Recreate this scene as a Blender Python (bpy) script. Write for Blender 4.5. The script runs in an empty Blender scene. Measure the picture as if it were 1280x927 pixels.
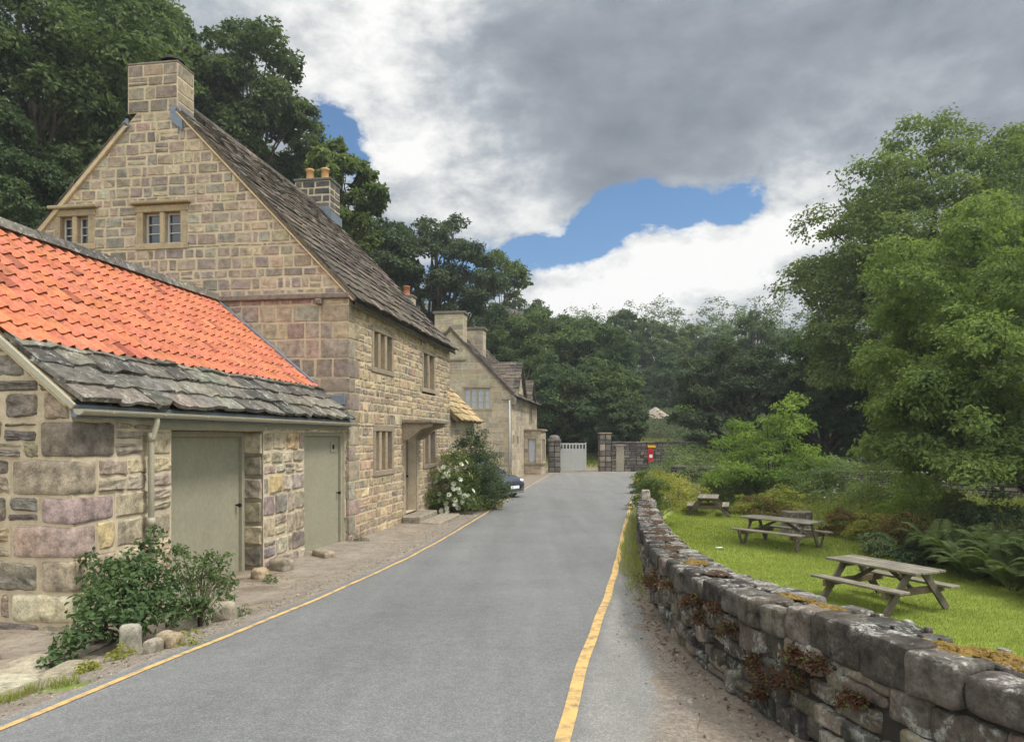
import bpy, math, random
import numpy as np

R = math.radians
rng = np.random.default_rng(11)
random.seed(11)
def reseed(k):
    global rng
    rng = np.random.default_rng(k)
scene = bpy.context.scene
COL = scene.collection

# ------------------------------------------------------------------ basics
def vnoise(P, seed=0):
    """value noise, P (N,3) -> (N,) in 0..1"""
    P = np.asarray(P, float)
    i = np.floor(P).astype(np.int64); f = P - i
    f = f * f * (3 - 2 * f)
    def h(a, b, c):
        n = (a * 374761393 + b * 668265263 + c * 2147483647 + seed * 1013904223) & 0xffffffff
        n = ((n ^ (n >> 13)) * 1274126177) & 0xffffffff
        return ((n ^ (n >> 16)) & 0xffff) / 65535.0
    x, y, z = i.T
    fx, fy, fz = f.T
    def lx(b, c): return h(x, b, c) * (1 - fx) + h(x + 1, b, c) * fx
    def ly(c): return lx(y, c) * (1 - fy) + lx(y + 1, c) * fy
    return ly(z) * (1 - fz) + ly(z + 1) * fz

def fbm(P, seed=0, oct=3):
    P = np.asarray(P, float); s = 0; a = .5; t = 0
    for k in range(oct):
        s = s + a * vnoise(P * 2 ** k, seed + k); t += a; a *= .5
    return s / t

def sstep(a, b, x):
    t = np.clip((np.asarray(x, float) - a) / (b - a), 0, 1)
    return t * t * (3 - 2 * t)

def unit(v):
    v = np.asarray(v, float)
    return v / np.maximum(np.linalg.norm(v, axis=-1, keepdims=True), 1e-9)

class MB:
    """collects pieces, builds ONE mesh object"""
    def __init__(self):
        self.V = []; self.C = []; self.F = []; self.n = 0
    def add(self, V, F, mat=0, col=(1, 1, 1), smooth=False):
        V = np.asarray(V, float).reshape(-1, 3)
        F = np.asarray(F, dtype=np.int64)
        if len(F) == 0: return self
        c = np.asarray(col, float)
        if c.ndim == 1: c = np.tile(c, (len(V), 1))
        self.V.append(V); self.C.append(c)
        self.F.append((F + self.n, mat, smooth)); self.n += len(V)
        return self
    def quad(self, a, b, c, d, mat=0, col=(1, 1, 1)):
        return self.add([a, b, c, d], [[0, 1, 2, 3]], mat, col)
    def box8(self, V, mat=0, col=(1, 1, 1)):
        """V: 4 lower corners in order, then 4 upper"""
        return self.add(V, [[3, 2, 1, 0], [4, 5, 6, 7], [0, 1, 5, 4], [1, 2, 6, 5], [2, 3, 7, 6], [3, 0, 4, 7]], mat, col)
    def bevbox(self, f, x0, x1, y0, y1, z0, z1, b=.01, mat=0, col=(1, 1, 1), jit=0.0):
        """chamfered box through map f(x,y,z)"""
        if b <= 0:
            V = [(x0, y0, z0), (x1, y0, z0), (x1, y1, z0), (x0, y1, z0), (x0, y0, z1), (x1, y0, z1), (x1, y1, z1), (x0, y1, z1)]
            V = np.array([f(*p) for p in V])
            if jit: V += rng.normal(0, jit, V.shape)
            return self.box8(V, mat, col)
        b = min(b, (x1 - x0) * .45, (y1 - y0) * .45, (z1 - z0) * .45)
        X = [x0, x0 + b, x1 - b, x1]; Y = [y0, y0 + b, y1 - b, y1]; Z = [z0, z0 + b, z1 - b, z1]
        idx = {}; V = []
        def v(i, j, k):
            if (i, j, k) not in idx:
                idx[(i, j, k)] = len(V); V.append((X[i], Y[j], Z[k]))
            return idx[(i, j, k)]
        Fq = []; Ft = []
        for s in (0, 3):
            o = 1 if s == 0 else 2
            q = [(s, 1, 1), (s, 2, 1), (s, 2, 2), (s, 1, 2)]
            Fq.append([v(*p) for p in (q if s else q[::-1])])
            q = [(1, s, 1), (2, s, 1), (2, s, 2), (1, s, 2)]
            Fq.append([v(*p) for p in (q[::-1] if s else q)])
            q = [(1, 1, s), (2, 1, s), (2, 2, s), (1, 2, s)]
            Fq.append([v(*p) for p in (q if s else q[::-1])])
        for s, t in ((0, 0), (0, 3), (3, 0), (3, 3)):
            so = 1 if s == 0 else 2; to = 1 if t == 0 else 2
            q = [v(s, to, 1), v(so, t, 1), v(so, t, 2), v(s, to, 2)]
            Fq.append(q if (s == t) else q[::-1])
            q = [v(s, 1, to), v(so, 1, t), v(so, 2, t), v(s, 2, to)]
            Fq.append(q[::-1] if (s == t) else q)
            q = [v(1, s, to), v(1, so, t), v(2, so, t), v(2, s, to)]
            Fq.append(q if (s == t) else q[::-1])
        for s in (0, 3):
            for t in (0, 3):
                for w in (0, 3):
                    so = 1 if s == 0 else 2; to = 1 if t == 0 else 2; wo = 1 if w == 0 else 2
                    q = [v(s, to, wo), v(so, t, wo), v(so, to, w)]
                    flip = ((s == 0) + (t == 0) + (w == 0)) % 2
                    Ft.append(q[::-1] if flip else q)
        V = np.array([f(*p) for p in V], float)
        if jit: V += rng.normal(0, jit, V.shape)
        n0 = self.n
        self.add(V, Fq, mat, col)
        self.F.append((np.array(Ft) + n0, mat, False))
        return self
    def bar(self, p, q, w, h, mat=0, col=(1, 1, 1), b=.006, up=(0, 0, 1)):
        """beam of section w (sideways) x h (upwards) from p to q"""
        p = np.array(p, float); q = np.array(q, float)
        d = q - p; L = np.linalg.norm(d); d = d / L
        upv = np.array(up, float)
        s = np.cross(d, upv)
        if np.linalg.norm(s) < 1e-4: s = np.cross(d, (0, 1, 0))
        s = unit(s); t = np.cross(s, d)
        f = lambda x, y, z: p + d * x + s * y + t * z
        return self.bevbox(f, 0, L, -w / 2, w / 2, -h / 2, h / 2, b, mat, col)
    def tube(self, path, rad, n=8, mat=0, col=(1, 1, 1), cap=True, smooth=True):
        P = np.asarray(path, float); m = len(P)
        r = np.full(m, rad, float) if np.isscalar(rad) else np.asarray(rad, float)
        T = unit(np.gradient(P, axis=0))
        ref = np.array([0, 0, 1.]) if abs(T[0][2]) < .9 else np.array([1., 0, 0])
        a = unit(np.cross(T[0], ref)); A = [a]
        for i in range(1, m):
            a = a - T[i] * np.dot(a, T[i]); a = unit(a); A.append(a)
        A = np.array(A); B = np.cross(T, A)
        th = np.linspace(0, 2 * np.pi, n, endpoint=False)
        V = P[:, None] + r[:, None, None] * (np.cos(th)[None, :, None] * A[:, None] + np.sin(th)[None, :, None] * B[:, None])
        V = V.reshape(-1, 3)
        i = np.arange(m - 1)[:, None] * n; j = np.arange(n)[None]
        F = np.stack([i + j, i + (j + 1) % n, i + n + (j + 1) % n, i + n + j], -1).reshape(-1, 4)
        n0 = self.n
        self.add(V, F, mat, col, smooth)
        if cap:
            self.F.append((np.array([list(range(n))[::-1]]) + n0, mat, False))
            self.F.append((np.array([list(range(n))]) + n0 + (m - 1) * n, mat, False))
        return self
    def lathe(self, prof, c, n=16, mat=0, col=(1, 1, 1), smooth=True):
        prof = np.asarray(prof, float); c = np.asarray(c, float)
        th = np.linspace(0, 2 * np.pi, n, endpoint=False)
        V = np.stack([prof[:, 0, None] * np.cos(th), prof[:, 0, None] * np.sin(th), np.repeat(prof[:, 1, None], n, 1)], -1) + c
        m = len(prof); i = np.arange(m - 1)[:, None] * n; j = np.arange(n)[None]
        F = np.stack([i + j, i + (j + 1) % n, i + n + (j + 1) % n, i + n + j], -1).reshape(-1, 4)
        return self.add(V.reshape(-1, 3), F, mat, col, smooth)
    def prism(self, poly, f, t0, t1, mat=0, col=(1, 1, 1)):
        """extruded polygon; f(a,b,t)->xyz"""
        n = len(poly)
        V = [f(a, b, t0) for a, b in poly] + [f(a, b, t1) for a, b in poly]
        n0 = self.n
        self.add(V, [[i, (i + 1) % n, n + (i + 1) % n, n + i] for i in range(n)], mat, col)
        self.F.append((np.array([list(range(n))[::-1]]) + n0, mat, False))
        self.F.append((np.array([list(range(n, 2 * n))]) + n0, mat, False))
        return self
    def blob(self, c, r, n=10, mat=0, col=(1, 1, 1), rough=.25, seed=0, freq=1.6, smooth=True, rot=None):
        """rounded lump"""
        m = n // 2 + 2
        ph = np.linspace(0, np.pi, m); th = np.linspace(0, 2 * np.pi, n, endpoint=False)
        D = np.stack([np.sin(ph)[:, None] * np.cos(th), np.sin(ph)[:, None] * np.sin(th), np.repeat(np.cos(ph)[:, None], n, 1)], -1).reshape(-1, 3)
        k = 1 + rough * (fbm(D * freq + 5 + seed * 3.7, seed) - .5) * 2
        V = np.sign(D) * np.abs(D) ** .8 * k[:, None] * np.asarray(r, float)
        if rot is not None:
            cc, ss = math.cos(rot), math.sin(rot)
            V = np.stack([V[:, 0] * cc - V[:, 1] * ss, V[:, 0] * ss + V[:, 1] * cc, V[:, 2]], 1)
        i = np.arange(m - 1)[:, None] * n; j = np.arange(n)[None]
        F = np.stack([i + n + j, i + n + (j + 1) % n, i + (j + 1) % n, i + j], -1).reshape(-1, 4)
        return self.add(V + np.asarray(c, float), F, mat, col, smooth)
    def build(self, name, mats, parent=None, label=None):
        V = np.concatenate(self.V); C = np.concatenate(self.C)
        org = np.zeros(3)
        p = parent
        while p is not None:
            org = org + np.array(p.location); p = p.parent
        me = bpy.data.meshes.new(name)
        me.vertices.add(len(V)); me.vertices.foreach_set('co', (V - org).astype(np.float32).ravel())
        loops = np.concatenate([f.ravel() for f, _, _ in self.F])
        tot = np.concatenate([np.full(len(f), f.shape[1]) for f, _, _ in self.F])
        st = np.concatenate([[0], np.cumsum(tot)[:-1]])
        me.loops.add(len(loops)); me.loops.foreach_set('vertex_index', loops.astype(np.int32))
        me.polygons.add(len(tot)); me.polygons.foreach_set('loop_start', st.astype(np.int32))
        me.polygons.foreach_set('material_index', np.concatenate([np.full(len(f), m) for f, m, _ in self.F]).astype(np.int32))
        me.polygons.foreach_set('use_smooth', np.concatenate([np.full(len(f), s) for f, _, s in self.F]))
        if not isinstance(mats, (list, tuple)): mats = [mats]
        for m in mats: me.materials.append(m)
        at = me.attributes.new('Col', 'FLOAT_COLOR', 'POINT')
        at.data.foreach_set('color', np.concatenate([C, np.ones((len(C), 1))], 1).astype(np.float32).ravel())
        me.update(calc_edges=True); me.validate()
        o = bpy.data.objects.new(name, me); COL.objects.link(o)
        if parent is not None: o.parent = parent
        if label: o['label'] = label
        return o

def tag(o, label, cat, group=None):
    o['label'] = label; o['category'] = cat
    if group: o['group'] = group
    return o

def thing(name, loc, label, cat, group=None):
    o = bpy.data.objects.new(name, None); COL.objects.link(o)
    o.location = loc; o.empty_display_size = .3
    return tag(o, label, cat, group)

def single(mb, name, mats, base, label, cat, group=None):
    """a thing that is one mesh, origin at its base"""
    for k in range(len(mb.V)): mb.V[k] = mb.V[k] - np.asarray(base, float)
    o = mb.build(name, mats); o.location = base
    return tag(o, label, cat, group)

def struct(mb, name, mats):
    o = mb.build(name, mats); o['kind'] = 'structure'; return o

def stuff(o):
    o['kind'] = 'stuff'; return o

def kids(o): return [c for c in bpy.data.objects if c.parent == o]

def copy_thing(root, loc, rz=0., sc=1., label=None, group=None):
    def rec(o, par):
        c = o.copy(); COL.objects.link(c)
        if par is not None: c.parent = par
        for ch in kids(o): rec(ch, c)
        return c
    c = rec(root, None)
    c.location = loc; c.rotation_euler = (0, 0, rz)
    c.scale = (sc, sc, sc) if np.isscalar(sc) else sc
    if label: c['label'] = label
    if group: c['group'] = group
    return c

# ------------------------------------------------------------------ materials
class NT:
    def __init__(self, nt): self.nt = nt
    def n(self, t, ins=None, **kw):
        nd = self.nt.nodes.new(t)
        for k, v in kw.items(): setattr(nd, k, v)
        for k, v in (ins or {}).items():
            s = nd.inputs[k]
            if isinstance(v, bpy.types.NodeSocket): self.nt.links.new(v, s)
            else: s.default_value = v
        return nd
    def math(self, op, a, b=0., c=0., clamp=False):
        nd = self.nt.nodes.new('ShaderNodeMath'); nd.operation = op; nd.use_clamp = clamp
        for i, v in enumerate((a, b, c)):
            if isinstance(v, bpy.types.NodeSocket): self.nt.links.new(v, nd.inputs[i])
            else: nd.inputs[i].default_value = v
        return nd.outputs[0]
    def mix(self, fac, a, b, blend='MIX'):
        nd = self.nt.nodes.new('ShaderNodeMix'); nd.data_type = 'RGBA'; nd.blend_type = blend
        for s, v in ((nd.inputs[0], fac), (nd.inputs[6], a), (nd.inputs[7], b)):
            if isinstance(v, bpy.types.NodeSocket): self.nt.links.new(v, s)
            else: s.default_value = v if np.isscalar(v) else (*v[:3], 1)
        return nd.outputs[2]
    def ramp(self, fac, stops, interp='LINEAR'):
        nd = self.nt.nodes.new('ShaderNodeValToRGB'); nd.color_ramp.interpolation = interp
        e = nd.color_ramp.elements
        while len(e) < len(stops): e.new(.5)
        for k, (p, c) in enumerate(stops):
            e[k].position = p
            e[k].color = (c, c, c, 1) if np.isscalar(c) else (*c[:3], 1)
        self.nt.links.new(fac, nd.inputs[0])
        return nd.outputs[0]
    def noise(self, vec, scale, detail=4, rough=.55, dist=0., w=None):
        nd = self.nt.nodes.new('ShaderNodeTexNoise')
        nd.inputs['Scale'].default_value = scale; nd.inputs['Detail'].default_value = detail
        nd.inputs['Roughness'].default_value = rough; nd.inputs['Distortion'].default_value = dist
        if vec is not None: self.nt.links.new(vec, nd.inputs['Vector'])
        return nd.outputs[0]

def new_mat(name):
    m = bpy.data.materials.new(name); m.use_nodes = True
    m.node_tree.nodes.clear()
    t = NT(m.node_tree)
    out = t.n('ShaderNodeOutputMaterial')
    return m, t, out

def wpos(t):
    return t.n('ShaderNodeNewGeometry').outputs['Position']

def finish(t, out, col, rough=.9, bump=None, bstr=.4, bdist=.01, spec=.3, metal=0., coat=0.):
    b = t.n('ShaderNodeBsdfPrincipled')
    for k, v in (('Base Color', col), ('Roughness', rough), ('Specular IOR Level', spec), ('Metallic', metal), ('Coat Weight', coat)):
        if isinstance(v, bpy.types.NodeSocket): t.nt.links.new(v, b.inputs[k])
        else: b.inputs[k].default_value = (*v[:3], 1) if not np.isscalar(v) else v
    if bump is not None:
        bp = t.n('ShaderNodeBump', {'Strength': bstr, 'Distance': bdist, 'Height': bump})
        t.nt.links.new(bp.outputs[0], b.inputs['Normal'])
    t.nt.links.new(b.outputs[0], out.inputs[0])
    return b

def stone_mat(name, tint=(1, 1, 1), scale=1., contrast=.5, lichen=0., lichcol=(.5, .5, .44), stain=None, bstr=.6, top=False):
    """stone whose own colour comes from each block's colour attribute"""
    m, t, out = new_mat(name)
    p = wpos(t)
    at = t.n('ShaderNodeAttribute', attribute_name='Col').outputs['Color']
    n1 = t.noise(p, 9 * scale, 6, .65)
    n2 = t.noise(p, 55 * scale, 5, .7)
    n3 = t.noise(p, 1.6 * scale, 3, .5)
    v = t.ramp(n1, [(.28, 1 - contrast * .75), (.5, 1.), (.72, 1 + contrast * .6)])
    c = t.mix(1., at, v, 'MULTIPLY')
    v2 = t.ramp(n2, [(.32, .62), (.5, 1.0), (.70, 1.32)])
    c = t.mix(.8, c, t.mix(1., c, v2, 'MULTIPLY'))
    v3 = t.ramp(n3, [(.3, (.84, .82, .80)), (.5, (1, 1, 1)), (.7, (1.1, 1.05, .95))])
    c = t.mix(1., c, v3, 'MULTIPLY')
    c = t.mix(1., c, tint, 'MULTIPLY')
    if stain is not None:
        s = t.ramp(t.noise(p, 2.3, 5, .65, .6), [(.55, 0.), (.72, 1.)])
        c = t.mix(t.math('MULTIPLY', s, .55), c, stain)
    if lichen > 0:
        l = t.ramp(t.noise(p, 7., 6, .7, .5), [(.60 - .1 * lichen, 0.), (.66 - .05 * lichen, 1.)])
        l2 = t.ramp(t.noise(p, 34., 3, .7), [(.42, 0.), (.55, 1.)])
        if top:      # crust lichen grows on the upward faces
            nz = t.n('ShaderNodeSeparateXYZ', {0: t.n('ShaderNodeNewGeometry').outputs['True Normal']}).outputs[2]
            l2 = t.math('MULTIPLY', l2, t.ramp(nz, [(.2, .22), (.8, 1.)]))
        c = t.mix(t.math('MULTIPLY', t.math('MULTIPLY', l, l2), min(1, lichen)), c, lichcol)
    h = t.math('ADD', t.math('MULTIPLY', n1, .6), t.math('MULTIPLY', n2, .4))
    finish(t, out, c, .92, h, bstr, .02, .2)
    return m

def plain_mat(name, col, rough=.6, var=.12, scale=6., bump=.15, spec=.35, metal=0., dirt=None, coat=0., grain=None):
    m, t, out = new_mat(name)
    p = wpos(t)
    n = t.noise(p, scale, 5, .6)
    c = t.mix(1., col, t.ramp(n, [(.25, 1 - var), (.75, 1 + var)]), 'MULTIPLY')
    if dirt is not None:
        s = t.ramp(t.noise(p, scale * .35, 6, .7, .4), [(.5, 0.), (.75, 1.)])
        c = t.mix(t.math('MULTIPLY', s, dirt[0]), c, dirt[1])
    h = t.noise(p, scale * 7, 4, .6)
    c = t.mix(.5, c, t.mix(1., c, t.ramp(h, [(.3, .8), (.7, 1.2)]), 'MULTIPLY'))
    finish(t, out, c, rough, h, bump, .01, spec, metal, coat)
    return m

def wood_mat(name, col, dark):
    m, t, out = new_mat(name)
    tc = t.n('ShaderNodeTexCoord').outputs['Object']
    at = t.n('ShaderNodeAttribute', attribute_name='Col').outputs['Color']
    p = wpos(t)
    n = t.noise(p, 3., 5, .6); g = t.noise(p, 45., 4, .7)
    c = t.mix(t.ramp(n, [(.35, 0.), (.7, 1.)]), col, dark)
    c = t.mix(1., c, t.ramp(g, [(.25, .7), (.7, 1.25)]), 'MULTIPLY')
    c = t.mix(1., c, at, 'MULTIPLY')
    finish(t, out, c, .85, g, .5, .006, .25)
    return m

def leaf_mat(name, dark, light, trans=.35, rough=.65, spec=.12, nscale=.35, autumn=None):
    m, t, out = new_mat(name)
    g = t.n('ShaderNodeNewGeometry')
    rnd = g.outputs['Random Per Island']
    oi = t.n('ShaderNodeObjectInfo').outputs['Random']
    n = t.noise(g.outputs['Position'], nscale, 3, .5)
    f = t.math('ADD', t.math('MULTIPLY', rnd, .55), t.math('MULTIPLY', t.ramp(n, [(.35, 0.), (.65, 1.)]), .45))
    c = t.mix(f, dark, light)
    if autumn is not None:
        c = t.mix(t.ramp(rnd, [(1 - autumn[0], 0.), (1 - autumn[0] + .02, 1.)]), c, autumn[1])
    c = t.mix(1., c, t.ramp(oi, [(0., .85), (1., 1.12)]), 'MULTIPLY')
    b = t.n('ShaderNodeBsdfPrincipled', {'Base Color': c, 'Roughness': rough, 'Specular IOR Level': spec})
    tr = t.n('ShaderNodeBsdfTranslucent', {'Color': t.mix(1., c, (1.25, 1.35, .7), 'MULTIPLY')})
    mx = t.n('ShaderNodeMixShader', {0: trans, 1: b.outputs[0], 2: tr.outputs[0]})
    t.nt.links.new(mx.outputs[0], out.inputs[0])
    return m

def glass_mat(name, tint=(.03, .035, .04)):
    m, t, out = new_mat(name)
    finish(t, out, tint, .06, t.noise(wpos(t), 3., 2), .05, .01, .8)
    return m

M = {}
M['stone'] = stone_mat('stone_coursed', tint=(.95, .955, .98), contrast=.62, stain=(.11, .095, .08))
M['stone_front'] = stone_mat('stone_front', tint=(.97, .955, .935), contrast=.6)
M['stone_big'] = stone_mat('stone_rubble', tint=(.97, .97, .97), contrast=.85, scale=.8, stain=(.10, .08, .07), bstr=.9)
M['stone_dry'] = stone_mat('stone_field_wall', contrast=.9, scale=.9, lichen=.9, lichcol=(.36, .36, .32), stain=(.035, .033, .03), bstr=1.)
M['stone_cap'] = stone_mat('stone_wall_top', tint=(.86, .84, .82), contrast=1.0, scale=1.1, lichen=.95, lichcol=(.40, .39, .35), stain=(.05, .038, .03), bstr=1., top=True)
M['ashlar'] = stone_mat('stone_ashlar', contrast=.3, scale=.6, stain=(.16, .14, .11), bstr=.3)
M['slate'] = stone_mat('stone_slate', tint=(.92, .88, .84), contrast=.8, lichen=.18, lichcol=(.26, .24, .20), bstr=.8)
M['flag'] = stone_mat('stone_flag', contrast=.8, lichen=.7, lichcol=(.46, .45, .40), stain=(.05, .045, .035), bstr=.9)
M['mortar'] = plain_mat('mortar_buff', (.50, .415, .285), .95, .25, 5., .6, .1, dirt=(.6, (.32, .265, .185)))
M['mortar_front'] = plain_mat('mortar_front', (.51, .425, .30), .95, .22, 5., .6, .1, dirt=(.5, (.38, .30, .20)))
M['mortar_dark'] = plain_mat('mortar_dark', (.045, .04, .034), .95, .3, 6., .8, .1)
M['lime'] = plain_mat('lime_verge', (.55, .44, .28), .95, .2, 8., .5, .1)
M['lead'] = plain_mat('lead', (.16, .185, .22), .5, .2, 9., .2, .4, metal=.2)
M['tile'] = stone_mat('clay_tile', contrast=.45, scale=1.1, lichen=.12, lichcol=(.30, .22, .15), stain=(.26, .10, .06), bstr=.3)
M['olive'] = plain_mat('olive_paint', (.285, .268, .19), .55, .07, 2.2, .08, .3, dirt=(.25, (.17, .155, .11)))
M['pipe_paint'] = plain_mat('pipe_paint', (.36, .33, .24), .5, .08, 6., .08, .3)
M['black_metal'] = plain_mat('black_metal', (.012, .012, .013), .8, .1, 9., .1, .15)
M['rusty'] = plain_mat('dark_timber', (.055, .048, .04), .8, .25, 9., .3, .2)
M['frame_paint'] = plain_mat('frame_paint', (.46, .45, .42), .5, .08, 9., .08, .35)
M['frame_brown'] = plain_mat('frame_brown', (.20, .155, .11), .6, .12, 7., .15, .3)
M['glass'] = glass_mat('window_glass')
M['board_warm'] = plain_mat('pale_shutter_board', (.40, .27, .16), .75, .15, 8., .2, .2)
M['curtain'] = plain_mat('net_curtain', (.50, .53, .58), .9, .2, 12., .2, .1)
M['pot_buff'] = plain_mat('chimney_pot_buff', (.48, .27, .12), .8, .15, 9., .2, .2)
M['pot_red'] = plain_mat('chimney_pot_red', (.36, .13, .07), .8, .15, 9., .2, .2)
M['white_paint'] = plain_mat('white_paint', (.42, .42, .40), .5, .06, 4., .1, .35, dirt=(.35, (.48, .46, .4)))
M['red_paint'] = plain_mat('red_paint', (.52, .012, .018), .35, .08, 9., .05, .5)
M['yellow_sign'] = plain_mat('yellow_sign', (.72, .47, .02), .5, .08, 9., .05, .4)
M['wood'] = wood_mat('weathered_wood', (.235, .21, .16), (.135, .12, .09))
M['wood_end'] = wood_mat('weathered_legs', (.15, .125, .09), (.085, .07, .05))
M['bark'] = plain_mat('bark', (.075, .06, .045), .95, .35, 7., 1., .1, dirt=(.5, (.06, .07, .04)))
M['rock'] = stone_mat('loose_rock', contrast=.7, lichen=.3, lichcol=(.45, .42, .34))
M['thatch'] = stone_mat('hut_roof', contrast=.6)
M['carpaint'] = plain_mat('car_paint', (.055, .065, .085), .22, .03, 2., .0, .6, coat=1., metal=.3)
M['tyre'] = plain_mat('tyre', (.014, .014, .014), .85, .1, 12., .2, .2)
M['alloy'] = plain_mat('alloy', (.45, .46, .47), .3, .05, 9., .0, .5, metal=.9)
M['lamp_glass'] = plain_mat('lamp_glass', (.62, .64, .66), .12, .1, 20., .0, .7)
M['plate'] = plain_mat('plate_white', (.75, .75, .72), .4, .04, 9., .0, .4)
M['litter'] = plain_mat('paper', (.8, .79, .74), .8, .05, 9., .1, .2)
# foliage
M['leaf_wood'] = leaf_mat('leaf_wood', (0.053, 0.081, 0.042), (0.157, 0.199, 0.078), .36)
M['leaf_mid'] = leaf_mat('leaf_mid', (0.074, 0.109, 0.041), (0.198, 0.240, 0.077), .40)
M['leaf_dark'] = leaf_mat('leaf_dark', (0.045, 0.072, 0.041), (0.126, 0.167, 0.072), .3)
M['leaf_yew'] = leaf_mat('leaf_yew', (0.044, 0.066, 0.039), (0.114, 0.143, 0.068), .22)
M['leaf_lime'] = leaf_mat('leaf_lime', (0.131, 0.214, 0.048), (0.310, 0.394, 0.090), .42)
M['leaf_willow'] = leaf_mat('leaf_willow', (0.101, 0.147, 0.054), (0.252, 0.308, 0.091), .42)
M['leaf_yellow'] = leaf_mat('leaf_yellow', (0.161, 0.193, 0.045), (0.362, 0.338, 0.081), .4)
M['leaf_blue'] = leaf_mat('leaf_bluegreen', (0.112, 0.157, 0.074), (0.240, 0.294, 0.126), .35)
M['leaf_red'] = leaf_mat('leaf_rust', (0.114, 0.074, 0.034), (0.264, 0.144, 0.060), .3, autumn=(.35, (.09, .125, .035)))
M['leaf_wallred'] = leaf_mat('leaf_wall_herb', (.06, .024, .018), (.15, .065, .035), .3, autumn=(.3, (.09, .10, .03)))
M['leaf_ivy'] = leaf_mat('leaf_ivy', (0.038, 0.076, 0.033), (0.133, 0.190, 0.073), .30, .55, .15, 1.4)
M['leaf_spray'] = leaf_mat('leaf_spray', (.075, .115, .045), (.16, .21, .085), .35, .5, .3, 1.5)
M['leaf_fern'] = leaf_mat('leaf_fern', (0.053, 0.083, 0.027), (0.148, 0.182, 0.055), .38, .5, .2, .7)
M['grass'] = leaf_mat('grass_blade', (0.163, 0.204, 0.033), (0.319, 0.337, 0.071), .4, .6, .15, .5, autumn=(.08, (.30, .27, .10)))
M['weed'] = leaf_mat('weed_blade', (0.152, 0.194, 0.047), (0.337, 0.351, 0.092), .4, .6, .2, .5, autumn=(.15, (.27, .23, .11)))
M['parsley'] = leaf_mat('umbel_white', (.5, .52, .42), (.72, .74, .66), .3)
M['petal'] = leaf_mat('petal_white', (.66, .66, .58), (.82, .82, .76), .3)
M['moss'] = plain_mat('moss_ochre', (.20, .13, .04), .98, .5, 14., 1., .05, dirt=(.8, (.085, .075, .028)))
M['moss_brown'] = plain_mat('moss_brown', (.085, .058, .04), .98, .4, 18., 1., .05, dirt=(.5, (.05, .05, .02)))
# ------------------------------------------------------------------ the camera stands at the origin, z = 0 is eye level
FPX, HX, HY = 920., 640., 546.            # focal length and principal column / horizon row of the 1280 px photograph

def at(px, py, d):
    return np.array([(px - HX) / FPX * d, d, (HY - py) / FPX * d])

class Frame:
    """x along the facade, y into the building, z up"""
    def __init__(self, o, tan):
        self.o = np.array(o, float)
        k = math.hypot(tan, 1)
        self.ex = np.array([tan / k, 1 / k, 0]); self.ey = np.array([-1 / k, tan / k, 0])
    def __call__(self, x, y, z):
        x, y, z = np.broadcast_arrays(np.asarray(x, float), np.asarray(y, float), np.asarray(z, float))
        return self.o + x[..., None] * self.ex + y[..., None] * self.ey + z[..., None] * np.array([0, 0, 1.])
    def fa(self, px, k=0.):        # x of the facade point (offset y = k) seen in column px
        r = (px - HX) / FPX; q = self.o + k * self.ey
        return (r * q[1] - q[0]) / (self.ex[0] - r * self.ex[1])
    def ga(self, px, a=0.):        # y of the gable point (offset x = a) seen in column px
        r = (px - HX) / FPX; q = self.o + a * self.ex
        return (r * q[1] - q[0]) / (self.ey[0] - r * self.ey[1])
    def z(self, py, x, y=0.):
        return (HY - py) / FPX * float(self(x, y, 0)[1]) - self.o[2]

# stone palettes (real surface colours)
PAL_GABLE = [((0.343, 0.275, 0.207), 4), ((0.301, 0.246, 0.196), 4), ((0.374, 0.310, 0.218), 3), ((0.283, 0.246, 0.201), 3), ((0.325, 0.292, 0.223), 2), ((0.343, 0.263, 0.207), 2), ((0.259, 0.216, 0.174), 2), ((0.410, 0.333, 0.229), 1.5)]
PAL_FRONT = [((0.411, 0.325, 0.218), 4), ((0.354, 0.280, 0.197), 4), ((0.457, 0.364, 0.239), 3), ((0.308, 0.252, 0.186), 3), ((0.388, 0.291, 0.202), 2), ((0.263, 0.224, 0.181), 1.5)]
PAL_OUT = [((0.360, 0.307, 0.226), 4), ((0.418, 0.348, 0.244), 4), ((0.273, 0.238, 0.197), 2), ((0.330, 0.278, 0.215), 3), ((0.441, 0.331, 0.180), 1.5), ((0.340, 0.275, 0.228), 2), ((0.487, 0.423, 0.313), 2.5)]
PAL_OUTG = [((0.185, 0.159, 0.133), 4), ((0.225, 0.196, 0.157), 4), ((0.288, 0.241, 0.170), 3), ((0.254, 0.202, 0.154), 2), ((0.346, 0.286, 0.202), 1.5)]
PAL_ASH = [((0.430, 0.367, 0.268), 4), ((0.389, 0.336, 0.257), 4), ((0.452, 0.383, 0.273), 3), ((0.367, 0.315, 0.242), 2), ((0.315, 0.278, 0.221), 1)]
PAL_DRY = [((.088, .080, .066), 4), ((.118, .105, .082), 4), ((.15, .128, .096), 3), ((.065, .060, .054), 3), ((.165, .135, .105), 1.5)]
PAL_FAR = [((.15, .135, .115), 4), ((.19, .17, .145), 4), ((.12, .11, .10), 2), ((.21, .18, .15), 2)]
PAL_SLATE = [((.100, .088, .074), 4), ((.125, .108, .09), 4), ((.150, .128, .102), 2), ((.078, .070, .062), 3), ((.13, .112, .098), 2)]
PAL_FLAG = [((.105, .096, .082), 4), ((.14, .128, .105), 4), ((.185, .165, .13), 1.5), ((.08, .074, .064), 2)]
PAL_LEAN = [((.40, .31, .17), 4), ((.34, .27, .16), 3), ((.44, .34, .19), 2)]
PAL_CHIM = [((0.286, 0.237, 0.176), 4), ((0.220, 0.182, 0.149), 4), ((0.330, 0.270, 0.187), 3), ((0.187, 0.160, 0.132), 2)]

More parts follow.
